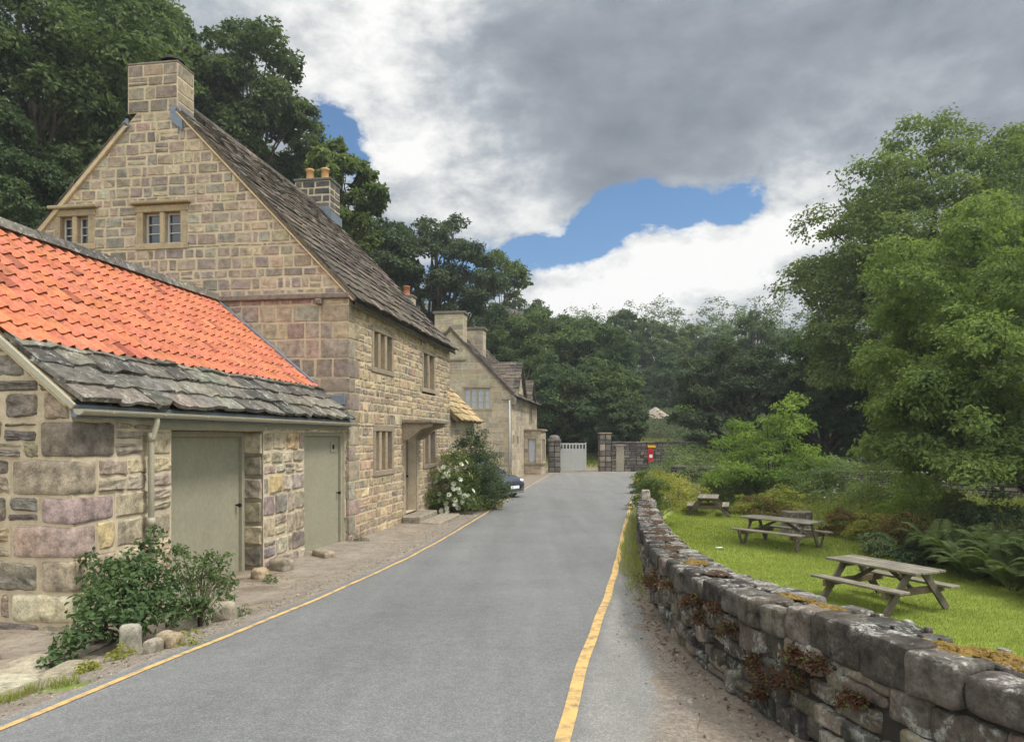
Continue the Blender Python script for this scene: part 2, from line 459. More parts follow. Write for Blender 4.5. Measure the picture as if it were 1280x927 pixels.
def pick(pal, jit=.10):
    c = np.array([p[0] for p in pal]); w = np.array([p[1] for p in pal], float)
    k = rng.choice(len(pal), p=w / w.sum())
    return np.clip(c[k] * (1 + rng.normal(0, jit)) * (1 + rng.normal(0, .03, 3)), .01, .9)

def stone(mb, f, A, B, p=.015, bev=.02, res=4, rough=.004, mat=0, col=(1, 1, 1), sink=.012, smooth=False):
    """one block: corner params A,B = (a,b) of bl,br,tr,tl; f(a,b,n) maps to space"""
    A = np.asarray(A, float); B = np.asarray(B, float)
    w = max(abs(A[1] - A[0]), abs(A[2] - A[3]), 1e-3); h = max(abs(B[3] - B[0]), abs(B[2] - B[1]), 1e-3)
    bu = min(.3, bev / w); bv = min(.3, bev / h)
    if res == 4: U = [0, bu, 1 - bu, 1]; W = [0, bv, 1 - bv, 1]
    else:
        U = [0, bu] + list(np.linspace(bu, 1 - bu, res - 2)[1:-1]) + [1 - bu, 1]
        W = [0, bv] + list(np.linspace(bv, 1 - bv, res - 2)[1:-1]) + [1 - bv, 1]
    u, v = np.meshgrid(U, W)
    a = A[0] * (1 - u) * (1 - v) + A[1] * u * (1 - v) + A[2] * u * v + A[3] * (1 - u) * v
    b = B[0] * (1 - u) * (1 - v) + B[1] * u * (1 - v) + B[2] * u * v + B[3] * (1 - u) * v
    edge = (u == 0) | (u == 1) | (v == 0) | (v == 1)
    n = np.where(edge, -sink, p)
    n = n + np.where(edge, 0, rng.normal(0, rough, n.shape))
    if res > 4:
        a = a + np.where(edge, 0, rng.normal(0, bev * .22, a.shape)); b = b + np.where(edge, 0, rng.normal(0, bev * .22, a.shape))
    V = f(a.ravel(), b.ravel(), n.ravel())
    k = len(U); i, j = np.meshgrid(np.arange(k - 1), np.arange(len(W) - 1))
    q = (j * k + i).ravel()
    F = np.stack([q, q + 1, q + k + 1, q + k], 1)
    mb.add(V, F, mat, col, smooth)

def stone_wall(mb, f, lo, hi, b0, b1, openings=(), course=(.17, .3), width=(.2, .55), gap=.022, pal=PAL_GABLE,
               p=.014, bev=.018, res=4, rough=.004, jit=.006, ms=0, mm=1, split=.18, mortar=True, pjit=.4, flip=False):
    """coursed stone on the patch lo(b)..hi(b), b0..b1 around the openings (a0,a1,b0,b1)"""
    def g(a, b, n): return f(a, b, n)
    lev = {round(b0, 3), round(b1, 3)}
    for o in openings:
        for z in o[2:4]:
            if b0 + .06 < z < b1 - .06: lev.add(round(z, 3))
    lev = sorted(lev)
    L = [lev[0]]
    for z in lev[1:]:
        if z - L[-1] > .05 or z == lev[-1]: L.append(z)
    for s0, s1 in zip(L[:-1], L[1:]):
        n = max(1, int(round((s1 - s0) / np.mean(course))))
        hs = rng.uniform(course[0], course[1], n); hs *= (s1 - s0) / hs.sum()
        z0 = s0
        for h in hs:
            z1 = z0 + h; zm = (z0 + z1) / 2
            iv = [(lo(z0), lo(z1), hi(z0), hi(z1))]
            for o in openings:
                if o[2] < zm < o[3]:
                    nv = []
                    for (l0, l1, r0, r1) in iv:
                        if o[1] <= min(l0, l1) or o[0] >= max(r0, r1): nv.append((l0, l1, r0, r1)); continue
                        if o[0] > max(l0, l1): nv.append((l0, l1, o[0], o[0]))
                        if o[1] < min(r0, r1): nv.append((o[1], o[1], r0, r1))
                    iv = nv
            for (l0, l1, r0, r1) in iv:
                if r1 < l1: l1 = r1 = (l1 + r1) / 2
                if r0 - l0 < .02: continue
                if mortar:
                    V = f(np.array([l0, r0, r1, l1]), np.array([z0, z0, z1, z1]), np.zeros(4))
                    mb.add(V, [[0, 1, 2, 3]], mm)
                W = r0 - l0; m = max(1, int(round(W / np.mean(width))))
                ws = rng.uniform(width[0], width[1], m); 
                if m > 2: ws[rng.random(m) < .15] *= .5
                ws *= W / ws.sum()
                x = l0 + np.concatenate([[0], np.cumsum(ws)])
                for k in range(m):
                    xb0, xb1 = x[k], x[k + 1]
                    xt0 = l1 if k == 0 else min(max(xb0, l1), r1); xt1 = r1 if k == m - 1 else max(min(xb1, r1), l1)
                    if k and m > 1: pass
                    parts = [(0., 1.)]
                    if h > .17 and rng.random() < split:
                        c = rng.uniform(.4, .6); parts = [(0., c), (c, 1.)]
                    for q0, q1 in parts:
                        A = np.array([xb0 * (1 - q0) + xt0 * q0, xb1 * (1 - q0) + xt1 * q0, xb1 * (1 - q1) + xt1 * q1, xb0 * (1 - q1) + xt0 * q1])
                        B = np.array([z0 + h * q0, z0 + h * q0, z0 + h * q1, z0 + h * q1])
                        g2 = gap / 2
                        A = A + np.array([g2, -g2, -g2, g2]) + rng.normal(0, jit, 4)
                        B = B + np.array([g2, g2, -g2, -g2]) + rng.normal(0, jit, 4)
                        if A[1] - A[0] < .03 and A[2] - A[3] < .03: continue
                        if A[2] < A[3]: A[2] = A[3] = (A[2] + A[3]) / 2
                        stone(mb, f, A, B, p * (1 + rng.uniform(-pjit, pjit)), bev, res, rough, ms, pick(pal))
            z0 = z1

def reveal(mb, f, o, depth, mat):
    """sides of an opening in patch f, going inwards"""
    a0, a1, b0, b1 = o
    P = lambda a, b, n: f(np.array([a]), np.array([b]), np.array([n]))[0]
    d = -depth
    mb.quad(P(a0, b0, 0), P(a0, b1, 0), P(a0, b1, d), P(a0, b0, d), mat)
    mb.quad(P(a1, b1, 0), P(a1, b0, 0), P(a1, b0, d), P(a1, b1, d), mat)
    mb.quad(P(a0, b1, 0), P(a1, b1, 0), P(a1, b1, d), P(a0, b1, d), mat)
    mb.quad(P(a1, b0, 0), P(a0, b0, 0), P(a0, b0, d), P(a1, b0, d), mat)

def pbox(mb, f, a0, a1, b0, b1, n0, n1, mat=0, col=(1, 1, 1), bev=.008, jit=0.):
    g = lambda x, y, z: f(np.array([x]), np.array([y]), np.array([z]))[0]
    return mb.bevbox(g, a0, a1, b0, b1, n0, n1, bev, mat, col, jit)

def window(root, f, o, lights, depth=.14, surround=.14, cill=True, hood=0., sash='frame_paint', rows=3, cols=1, pane='glass',
           stonecol=(.31, .255, .18), name='window', mull=.12, board=None, smat='ashlar', label=None):
    """stone-mullioned window filling the opening o of patch f: part window > sash, pane"""
    a0, a1, b0, b1 = o
    mb = MB(); s = surround; c = np.array(stonecol)
    e = .004
    J = lambda k=1.: np.clip(c * (1 + rng.normal(0, .07)) * k, 0, 1)
    if s > 0:
        pbox(mb, f, a0 + e, a0 + s, b0 + s * .9, b1 - s, -depth - .1, .022, 0, J(), .01)
        pbox(mb, f, a1 - s, a1 - e, b0 + s * .9, b1 - s, -depth - .1, .021, 0, J(), .01)
        pbox(mb, f, a0 - .03, a1 + .03, b1 - s, b1 - e, -depth - .1, .026, 0, J(.95), .01)
        pbox(mb, f, a0 - .03, a1 + .03, b0 + e, b0 + s * .9, -depth - .1, .034, 0, J(.95), .01)
    if hood: pbox(mb, f, a0 - .1, a1 + .1, b1 + .004, b1 + .075, -.05, hood, 0, J(.9), .015)
    x0, x1, z0, z1 = a0 + s, a1 - s, b0 + s * .9, b1 - s
    lw = (x1 - x0 - mull * (lights - 1)) / lights
    for k in range(1, lights):
        m0 = x0 + k * lw + (k - 1) * mull
        pbox(mb, f, m0, m0 + mull, z0 - .003, z1 + .003, -depth - .08, .010, 0, J(1.1), .02)
    w = mb.build(name, M[smat], root, label)
    sm = MB(); pm = MB(); bm_ = MB()
    for k in range(lights):
        l0 = x0 + k * (lw + mull); l1 = l0 + lw
        if board and k in board:
            pbox(bm_, f, l0 + .002, l1 - .002, z0 + .002, z1 - .002, -depth - .03, -depth + .03, 0, (1, 1, 1), .006)
            continue
        t = min(.045, lw * .14)
        d0, d1 = -depth - .04, -depth + .02
        pbox(sm, f, l0 + .001, l0 + t, z0 + .001, z1 - .001, d0, d1, 0, (1, 1, 1), .006)
        pbox(sm, f, l1 - t, l1 - .001, z0 + .001, z1 - .001, d0, d1, 0, (1, 1, 1), .006)
        pbox(sm, f, l0 + t, l1 - t, z1 - t, z1 - .001, d0, d1 - .002, 0, (1, 1, 1), .006)
        pbox(sm, f, l0 + t, l1 - t, z0 + .001, z0 + t, d0, d1 - .002, 0, (1, 1, 1), .006)
        for r in range(1, rows):
            zz = z0 + t + (z1 - z0 - 2 * t) * r / rows
            pbox(sm, f, l0 + t, l1 - t, zz - .011, zz + .011, d0 + .01, d1 - .008, 0, (1, 1, 1), .004)
        for r in range(1, cols):
            xx = l0 + t + (l1 - l0 - 2 * t) * r / cols
            pbox(sm, f, xx - .011, xx + .011, z0 + t, z1 - t, d0 + .012, d1 - .010, 0, (1, 1, 1), .004)
        g = lambda a, b, n: f(np.array([a]), np.array([b]), np.array([n]))[0]
        pm.quad(g(l0 + .002, z0 + .002, -depth - .015), g(l1 - .002, z0 + .002, -depth - .015), g(l1 - .002, z1 - .002, -depth - .015), g(l0 + .002, z1 - .002, -depth - .015))
    if sm.V: sm.build('sash', M[sash], w)
    if pm.V: pm.build('pane', M[pane], w)
    if bm_.V: bm_.build('shutter_board', M['board_warm'], w)
    return w

def slates(mb, f, L, S, expo=(.28, .2), width=(.25, .5), thick=.022, pal=PAL_SLATE, jit=.012, mat=0, lap=.35, wob=.0, over=.0, res=1, amin=None):
    """stone slates on the roof patch f(a along eave, b up the slope, n out)"""
    b = -over; k = 0
    while b < S - .05:
        t = b / S
        e = expo[0] * (1 - t) + expo[1] * t
        e *= rng.uniform(.92, 1.08)
        am = amin(b) if amin else 0.
        a = am - rng.uniform(0, .2)
        while a < L:
            w = rng.uniform(*width)
            x0 = max(a, am) + rng.uniform(0, .008); x1 = min(a + w, L) - rng.uniform(0, .008)
            a += w
            if x1 - x0 < .06: continue
            th = thick * rng.uniform(.7, 1.4); j = lambda s=1.: rng.normal(0, jit * s)
            tilt = rng.normal(0, thick * .25)
            top = min(b + e * (1 + lap), S)
            n0 = thick * .95
            q = (x1 - x0)
            nx = max(1, int(q / .14)) if res > 1 else 1
            xs = np.linspace(x0, x1, nx + 1)
            lowb = b + np.array([j(1.4) for _ in xs]); 
            dn = np.array([tilt * (2 * i / nx - 1) + rng.normal(0, thick * .08) for i in range(nx + 1)])
            m = nx + 1
            A = np.concatenate([xs, xs, xs, xs]); A = A + rng.normal(0, .003, len(A))
            B = np.concatenate([lowb, np.full(m, top), lowb + rng.uniform(0, .012, m), np.full(m, top)])
            N = np.concatenate([n0 + dn, np.full(m, -.006), n0 + dn + th, np.full(m, th * .8)])
            V = f(A, B, N)
            F = []
            for i in range(nx):
                F += [[2 * m + i, 2 * m + i + 1, 3 * m + i + 1, 3 * m + i], [i, i + 1, 2 * m + i + 1, 2 * m + i], [i + 1, i, m + i, m + i + 1]]
            F += [[0, 2 * m, 3 * m, m], [nx, m + nx, 3 * m + nx, 2 * m + nx]]
            mb.add(V, F, mat, pick(pal, .16))
        b += e; k += 1

def chimney(root, F, x0, x1, y0, y1, z0, z1, pal=PAL_CHIM, mm='mortar', cap=.08, course=(.18, .3), wid=(.22, .42), sm='stone', capcol=(.2, .17, .135), capover=.05, gap=.022):
    """four stone faces with a projecting cap slab; part chimney"""
    mb = MB()
    faces = [(lambda a, b, n: F(x0 - n, y1 - a, b), y1 - y0), (lambda a, b, n: F(x1 + n, y0 + a, b), y1 - y0),
             (lambda a, b, n: F(x0 + a, y0 - n, b), x1 - x0), (lambda a, b, n: F(x1 - a, y1 + n, b), x1 - x0)]
    for f, w in faces:
        stone_wall(mb, f, lambda b: 0., lambda b, w=w: w, z0, z1, course=course, width=wid, pal=pal, split=.05, gap=gap)
    g = lambda x, y, z: F(x, y, z)
    mb.bevbox(g, x0 - capover, x1 + capover, y0 - capover, y1 + capover, z1, z1 + cap, .015, 0, capcol)
    return mb.build('chimney', [M[sm], M[mm]], root)

def pot(ch, p, h=.45, r=.13, mat='pot_buff'):
    m = MB(); r = r
    m.lathe([(r * .3, 0), (r * 1.05, 0), (r * .95, h * .08), (r * .8, h * .8), (r * .98, h * .84), (r * 1.0, h * .97), (r * .8, h), (r * .62, h), (r * .6, h * .4)], p, 14)
    return m.build('chimney_pot', M[mat], ch)
# ------------------------------------------------------------------ terrain
def zroad(y):
    return np.interp(y, [-20, 0, 4, 6, 8, 10, 12.5, 15.5, 20, 30, 50, 60], [-1.55, -1.64, -1.67, -1.76, -1.86, -1.95, -2.06, -2.14, -2.2, -2.26, -2.3, -2.3])
LEFT_PX = [(-4.2, -12), (-3.6, 0), (-3.0, 4.2), (-2.68, 5.6), (-2.23, 8.5), (-1.83, 12), (-.92, 20), (.33, 30.4), (2.4, 45.6), (2.7, 48)]
RIGHT_PX = [(-.5, -12), (-.25, 0), (.18, 4.05), (.66, 6.2), (1.33, 9.7), (2.38, 15.9), (3.5, 22), (4.6, 28), (7.2, 36), (12., 44)]
LX = np.array([p[0] for p in LEFT_PX]); LY = np.array([p[1] for p in LEFT_PX])
RX_ = np.array([p[0] for p in RIGHT_PX]); RY = np.array([p[1] for p in RIGHT_PX])
def smooth_interp(y, Y, X):
    ys = np.linspace(Y[0], Y[-1], 400); xs = np.interp(ys, Y, X)
    k = np.ones(49) / 49; xp = np.pad(xs, 24, mode='reflect', reflect_type='odd'); xs = np.convolve(xp, k, 'valid')
    return np.interp(y, ys, xs)
def xleft(y): return smooth_interp(y, LY, LX)
def xright(y): return smooth_interp(y, RY, RX_)
WALL = [(3.2, .4), (2.3, 1.8), (1.95, 2.75), (1.73, 3.5), (1.56, 4.2), (1.45, 5), (1.42, 6), (1.5, 7.5), (1.75, 9.5), (2.2, 12.5), (2.75, 16), (3.45, 20)]
WX = np.array([p[0] for p in WALL]); WY = np.array([p[1] for p in WALL])
WALL2 = WALL + [(4.2, 23.5), (5.2, 27), (6.7, 31), (9.5, 36), (16, 40)]
def xwall(y):
    return np.interp(y, [-12] + [p[1] for p in WALL2], [6.0] + [p[0] for p in WALL2])
def lawnz(x, y):
    return -3.0 + .05 * (fbm(np.stack([x * .5, y * .5, x * 0], -1), 3) - .5) * 2 + .25 * sstep(9.6, 12.5, x) 

A0 = Frame((-3.35, 15.1, 0), .152)
def ground(x, y):
    x = np.asarray(x, float); y = np.asarray(y, float)
    z = zroad(y)
    # left verge falls a little towards the buildings near the camera
    xl = xleft(y)
    fall = .17 * sstep(0, 1.3, xl - x) * (1 - sstep(9, 14.5, y)) * sstep(-2, 3, y)
    z = z - fall
    # left hillside behind the houses
    z = z + np.clip((-14 - x) * .5, 0, 14) * sstep(8, 20, y + 12)
    # bank beyond the road end
    bank = sstep(49.5, 53, y)
    z = z + bank * (np.clip((y - 50) * .15, 0, 16))
    # lawn side
    low = lawnz(x, y)
    xw = xwall(y)
    t = sstep(.16, .34, x - xw) * (1 - sstep(34, 46, y + 0 * x))
    z = z * (1 - t) + low * t
    z = z + .012 * (fbm(np.stack([x * 3, y * 3, 0 * x], -1), 5) - .5) * 2 * (1 - sstep(20, 40, y))
    return z

def axis(segs):
    out = [segs[0][0]]
    for a, b, s in segs:
        n = max(1, int(round((b - a) / s))); out += list(np.linspace(a, b, n + 1)[1:])
    return np.array(out)

def build_ground():
    X = axis([(-260, -120, 20), (-120, -30, 6), (-30, -8, 1.2), (-8, 4.5, .1), (4.5, 14, .3), (14, 40, 1.5), (40, 120, 8), (120, 260, 20)])
    Y = axis([(-60, -12, 8), (-12, 2, .6), (2, 22, .1), (22, 52, .3), (52, 70, 1), (70, 130, 5), (130, 380, 25)])
    x, y = np.meshgrid(X, Y)
    z = ground(x.ravel(), y.ravel())
    xf, yf = x.ravel(), y.ravel()
    inroad = (xf > xleft(yf) - .12) & (xf < xright(yf) + .5) & (yf < 47) & (yf > -14) & (xf < xwall(yf) - .3)
    z = z - .012 * inroad
    # zones: R grass, G paving-dirt (pale), B dark litter dirt
    nz = fbm(np.stack([xf * 1.3, yf * 1.3, 0 * xf], -1), 9, 4)
    xl = xleft(yf); xw = xwall(yf)
    grass = np.zeros_like(xf)
    lawn = sstep(.25, .4, xf - xw)
    grass = np.maximum(grass, lawn * (yf < 45))
    grass = np.maximum(grass, sstep(51.5, 53, yf + (nz - .5) * 1.5) * (1 - sstep(60, 64, yf)) * (xf < 16))
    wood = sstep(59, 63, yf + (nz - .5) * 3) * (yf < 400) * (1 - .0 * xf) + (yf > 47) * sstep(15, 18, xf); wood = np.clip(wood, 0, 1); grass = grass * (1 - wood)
    grass = np.maximum(grass, sstep(0, 2, -14 - xf))
    # grass tufts along the verge at the very near left and on the right verge by the wall
    grass = np.maximum(grass, sstep(.55, .62, nz) * (yf < 5.3) * (xf < xl - .15) * (xf > -4.2))
    grass = np.maximum(grass, .8 * sstep(.45, .6, nz) * (yf > 10) * (yf < 36) * sstep(.45, .15, xw - xf) * (xf < xw + .3))
    dirt = np.clip(sstep(-.25, .35, (nz - .5) * 1.6 + (xf - (xw - .75 + .35 * sstep(8, 12, yf))) * 1.6 + .1), 0, 1) * (xf < xw + .5) * (xf > xright(yf))
    edge = np.clip(1 - np.abs(xl - xf - .45) / .5 + (nz - .5) * 1.2, 0, 1) * (xf < xl) * (yf < 48)
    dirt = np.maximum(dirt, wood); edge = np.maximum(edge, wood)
    C = np.stack([grass, edge, dirt], 1)
    V = np.stack([xf, yf, z], 1)
    nx = len(X); i, j = np.meshgrid(np.arange(nx - 1), np.arange(len(Y) - 1))
    q = (j * nx + i).ravel()
    mb = MB(); mb.add(V, np.stack([q, q + 1, q + nx + 1, q + nx], 1), 0, C, True)
    m, t, out = new_mat('ground')
    p = wpos(t)
    sp = t.n('ShaderNodeSeparateColor', {0: t.n('ShaderNodeAttribute', attribute_name='Col').outputs['Color']}).outputs
    n1 = t.noise(p, 2.2, 6, .65); n2 = t.noise(p, 28, 5, .7); n3 = t.noise(p, 160., 3, .7); n4 = t.noise(p, .5, 3, .5)
    verge = t.mix(t.ramp(n1, [(.36, 0.), (.62, 1.)]), (.155, .12, .085), (.32, .27, .205))
    verge = t.mix(t.ramp(t.noise(p, 7., 6, .75, .8), [(.52, 0.), (.60, .8)]), verge, (.115, .088, .06))
    verge = t.mix(t.ramp(n4, [(.4, 0.), (.62, 1.)]), verge, t.mix(.5, verge, (.27, .235, .195)))
    litter = t.mix(t.ramp(n2, [(.35, 0.), (.65, 1.)]), (.145, .115, .088), (.26, .22, .175))
    gritty = t.mix(t.ramp(n2, [(.4, 0.), (.62, 1.)]), (.13, .10, .075), (.30, .27, .225))
    green = t.mix(t.ramp(n1, [(.3, 0.), (.7, 1.)]), (.13, .18, .028), (.21, .26, .05))
    c = t.mix(t.math('MULTIPLY', sp[1], .85), verge, gritty)
    c = t.mix(sp[2], c, litter)
    c = t.mix(1., c, t.ramp(n3, [(.25, .6), (.5, 1.), (.75, 1.45)]), 'MULTIPLY')
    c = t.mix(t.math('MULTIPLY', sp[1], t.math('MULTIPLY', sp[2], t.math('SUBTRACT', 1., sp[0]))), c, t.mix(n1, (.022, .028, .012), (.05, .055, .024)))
    c = t.mix(sp[0], c, green)
    h = t.math('ADD', t.math('MULTIPLY', n2, .6), t.math('MULTIPLY', n3, .4))
    finish(t, out, c, .95, h, .7, .02, .15)
    return struct(mb, 'ground', m)

def asphalt_mat(name, col=(.150, .150, .145), line=None):
    m, t, out = new_mat(name)
    p = wpos(t)
    n1 = t.noise(p, .8, 5, .6, .4); n2 = t.noise(p, 110., 3, .8); n3 = t.noise(p, 9., 5, .7)
    vo = t.n('ShaderNodeTexVoronoi', {'Scale': 130.}); t.nt.links.new(p, vo.inputs['Vector'])
    agg = t.ramp(t.n('ShaderNodeSeparateColor', {0: vo.outputs['Color']}).outputs[0], [(.0, .74), (.7, 1.), (1., 1.4)])
    sp = t.n('ShaderNodeSeparateColor', {0: t.n('ShaderNodeAttribute', attribute_name='Col').outputs['Color']}).outputs
    base = t.mix(sp[0], col, (.25, .24, .215))
    lit = t.mix(t.ramp(t.noise(p, 28, 5, .7), [(.35, 0.), (.65, 1.)]), (.155, .128, .10), (.28, .24, .195))
    base = t.mix(t.ramp(t.math('ADD', sp[1], t.math('MULTIPLY_ADD', n3, .9, -.45)), [(.25, 0.), (.8, 1.)]), base, lit)
    mpx = t.n('ShaderNodeMapping'); mpx.inputs['Scale'].default_value = (1.6, .12, 1); t.nt.links.new(p, mpx.inputs[0])
    c = t.mix(1., base, t.ramp(n1, [(.3, .90), (.7, 1.09)]), 'MULTIPLY')
    c = t.mix(1., c, t.ramp(t.noise(mpx.outputs[0], 1.2, 4, .6), [(.3, .88), (.7, 1.10)]), 'MULTIPLY')
    c = t.mix(1., c, agg, 'MULTIPLY')
    c = t.mix(1., c, t.ramp(n3, [(.3, .88), (.7, 1.1)]), 'MULTIPLY')
    if line is not None:
        w = t.ramp(t.math('ADD', t.math('MULTIPLY', n3, .6), t.math('MULTIPLY', n2, .4)), [(.38, 0.), (.50, 1.)])
        lc = t.mix(1., line, t.ramp(n3, [(.3, .8), (.7, 1.12)]), 'MULTIPLY')
        c = t.mix(t.math('MULTIPLY', w, .95), c, lc)
    finish(t, out, c, .82, t.math('ADD', n2, t.math('MULTIPLY', vo.outputs['Distance'], -.6)), .5, .006, .3)
    return m

def strip(mb, xa, xb, ys, dz, nx=8, colf=None):
    t = np.linspace(0, 1, nx + 1)
    xl = xa(ys); xr = xb(ys)
    x = xl[:, None] * (1 - t) + xr[:, None] * t; y = np.repeat(ys[:, None], nx + 1, 1)
    camber = .02 * (1 - (2 * t - 1) ** 2)
    z = np.repeat(zroad(ys)[:, None], nx + 1, 1) + dz
    V = np.stack([x, y, z], -1).reshape(-1, 3)
    i, j = np.meshgrid(np.arange(nx), np.arange(len(ys) - 1)); q = (j * (nx + 1) + i).ravel()
    col = colf(x.ravel(), y.ravel()) if colf else (0, 0, 0)
    mb.add(V, np.stack([q, q + 1, q + nx + 2, q + nx + 1], 1), 0, col, True)

def build_road():
    ys = np.concatenate([np.linspace(-12, 2, 20), np.linspace(2.1, 22, 200), np.linspace(22.3, 47.5, 90)])
    def rough_r(y):
        return np.minimum(xright(y) + .78 + .05 * (fbm(np.stack([y * 1.7, 0 * y, 0 * y], 1), 2, 4) - .5) * 2 - .3 * sstep(9, 14, y), xwall(y) - .16)
    def rough_l(y): return xleft(y) - .16 + .05 * (fbm(np.stack([y * 2.1, 0 * y, 0 * y], 1), 4, 4) - .5) * 2
    def colf(x, y):
        out = np.zeros((len(x), 3))
        n = fbm(np.stack([x * 1.2, y * .6, 0 * x], 1), 8, 4) - .5
        out[:, 0] = np.clip(sstep(.02, .14, x - xright(y)) * (.85 + n), 0, 1) * (1 - sstep(14, 20, y)) + np.clip(.4 * sstep(18, 44, y), 0, .8)
        out[:, 1] = np.clip(1.15 * sstep(.22, .66, x - xright(y) + n * .5) + .7 * sstep(.02, .16, xleft(y) - x + n * .1), 0, 1) * (y < 40)
        return out
    mb = MB(); strip(mb, rough_l, rough_r, ys, .004, 44, colf)
    # the junction at the end of the lane, swinging to the right
    struct(mb, 'road', asphalt_mat('asphalt'))
    mb = MB()
    V = np.array([(-.2, 47.5), (2.6, 50.4), (6.2, 50.0), (14, 49), (30, 47.3), (30, 44), (12.2, 44), (11, 47.5)])
    mb.add(np.column_stack([V, np.full(len(V), -2.3 + .001)]), [list(range(len(V)))], 0, (.8, .1, 0))
    struct(mb, 'road_junction', asphalt_mat('asphalt_far'))
    ym = asphalt_mat('yellow_line_paint', line=(.56, .36, .125))
    yl = np.concatenate([np.linspace(-6, 22, 200), np.linspace(22.3, 47.3, 90)])
    mb = MB(); wob = lambda y: .006 * np.sin(y * 3.1) 
    strip(mb, lambda y: xleft(y) - .028 + wob(y), lambda y: xleft(y) + .03 + wob(y), yl, .009, 2)
    a = struct(mb, 'yellow_line', ym)
    yr = np.concatenate([np.linspace(-6, 22, 200), np.linspace(22.3, 29.6, 40)])
    mb = MB(); strip(mb, lambda y: xright(y) - .045 + wob(y), lambda y: xright(y) + .045 + wob(y), yr, .009, 2)
    struct(mb, 'yellow_line', ym)

# ------------------------------------------------------------------ foliage
def leaf_faces(P, D, N, s, asp=.55, fold=.18, hexa=False):
    """leaves at P pointing along D with normals N, length s"""
    n = len(P); s = (np.asarray(s, float) * np.ones(n))[:, None]
    D = unit(D); S = unit(np.cross(N, D)); U = np.cross(D, S)
    w = s * asp * .5
    if not hexa:
        V = np.stack([P, P + D * s * .5 + S * w + U * s * fold, P + D * s, P + D * s * .5 - S * w + U * s * fold], 1)
        F = np.arange(n)[:, None] * 4 + np.array([0, 1, 2, 3])
        return V.reshape(-1, 3), F
    V = np.stack([P, P + D * s * .3 + S * w * .95 + U * s * fold, P + D * s * .68 + S * w * .8 + U * s * fold * .7, P + D * s - U * s * .1,
                  P + D * s * .68 - S * w * .8 + U * s * fold * .7, P + D * s * .3 - S * w * .95 + U * s * fold], 1)
    b = np.arange(n)[:, None] * 6
    F = np.concatenate([b + np.array([0, 1, 2, 3]), b + np.array([0, 3, 4, 5])])
    return V.reshape(-1, 3), F

def rsphere(n):
    return unit(rng.normal(0, 1, (n, 3)))

def clump_leaves(centers, radii, n, size, flat=.65, sub=26, tight=.17, up=.55, low=-.35, asp=.55, hexa=False, droop=.0):
    """leaves gathered in twig-end tufts over each clump's rounded surface"""
    centers = np.asarray(centers, float); radii = np.asarray(radii, float)
    w = radii ** 2; k = rng.choice(len(centers), n, p=w / w.sum())
    # twig tufts
    T = rsphere(len(centers) * sub).reshape(len(centers), sub, 3)
    T[..., 2] = np.where(T[..., 2] < low, -T[..., 2] * .6, T[..., 2])
    T = unit(T) * rng.uniform(.55, 1.08, (len(centers), sub, 1))
    T[..., 2] *= flat
    tt = T[k, rng.integers(0, sub, n)]
    off = tt + rng.normal(0, tight, (n, 3)) * np.array([1, 1, .6])
    P = centers[k] + off * radii[k][:, None]
    out = unit(off + 1e-6)
    N = unit(out * .7 + np.array([0, 0, up]) + rng.normal(0, .45, (n, 3)))
    D = unit(out * .6 + rng.normal(0, .6, (n, 3)) + np.array([0, 0, -.15 - droop]))
    D = D - N * np.sum(D * N, 1, keepdims=True)
    s = size * rng.uniform(.65, 1.3, n)
    return leaf_faces(P, D, N, s, asp, hexa=hexa)

def crown_clumps(M_, R_, rc=(.2, .34), seed=0, low=-.55, shell=(.62, 1.0), lobes=.22):
    n = int(M_ * 2 / (1 - low)); i = np.arange(n) + .5; zz = 1 - 2 * i / n; ph = i * 2.399963 + seed
    D = np.stack([np.sqrt(1 - zz ** 2) * np.cos(ph), np.sqrt(1 - zz ** 2) * np.sin(ph), zz], 1)
    D = unit(D + rng.normal(0, .13, D.shape)); D = D[D[:, 2] > low]
    r = rng.uniform(shell[0] ** 3, shell[1] ** 3, len(D)) ** (1 / 3)
    r *= 1 + lobes * 2 * (fbm(D * 1.7 + seed * 7.1, seed) - .5)
    # narrower towards the top and skirt
    C = D * r[:, None] * np.asarray(R_)
    rad = rng.uniform(rc[0], rc[1], len(D)) * np.mean(R_) * (1.1 - .3 * np.abs(D[:, 2]))
    return C, rad

def limbs(mb, base, top, clumps, r0, n_main=60, mat=0, seed=0, lean=0.):
    base = np.asarray(base, float); top = np.asarray(top, float)
    m = 9; t = np.linspace(0, 1, m)[:, None]
    path = base * (1 - t) + top * t
    wob = np.stack([np.sin(t[:, 0] * 5 + seed), np.cos(t[:, 0] * 4 + seed * 2), 0 * t[:, 0]], 1) * np.linalg.norm(top - base) * .02 * t
    path = path + wob
    rad = r0 * (1 - .8 * t[:, 0]); rad[0] *= 1.35
    mb.tube(path, rad, 9, mat)
    H = np.linalg.norm(top - base)
    for c in clumps:
        tz = np.clip(rng.uniform(.35, .7) * (c[2] - base[2]) / H, .18, .97)
        p0 = np.array([np.interp(tz, t[:, 0], path[:, k]) for k in range(3)])
        v = c - p0; q = np.linspace(0, 1, 6)[:, None]
        mid = p0 + v * q + np.array([0, 0, 1.]) * np.sin(q * np.pi) * np.linalg.norm(v) * .12 + rng.normal(0, .02, (6, 3)) * np.linalg.norm(v) * np.sin(q * np.pi)
        rr = r0 * (1 - .8 * tz) * .5 * (1 - q[:, 0] * .85)
        mb.tube(mid, np.maximum(rr, .012), 5, mat, cap=False)

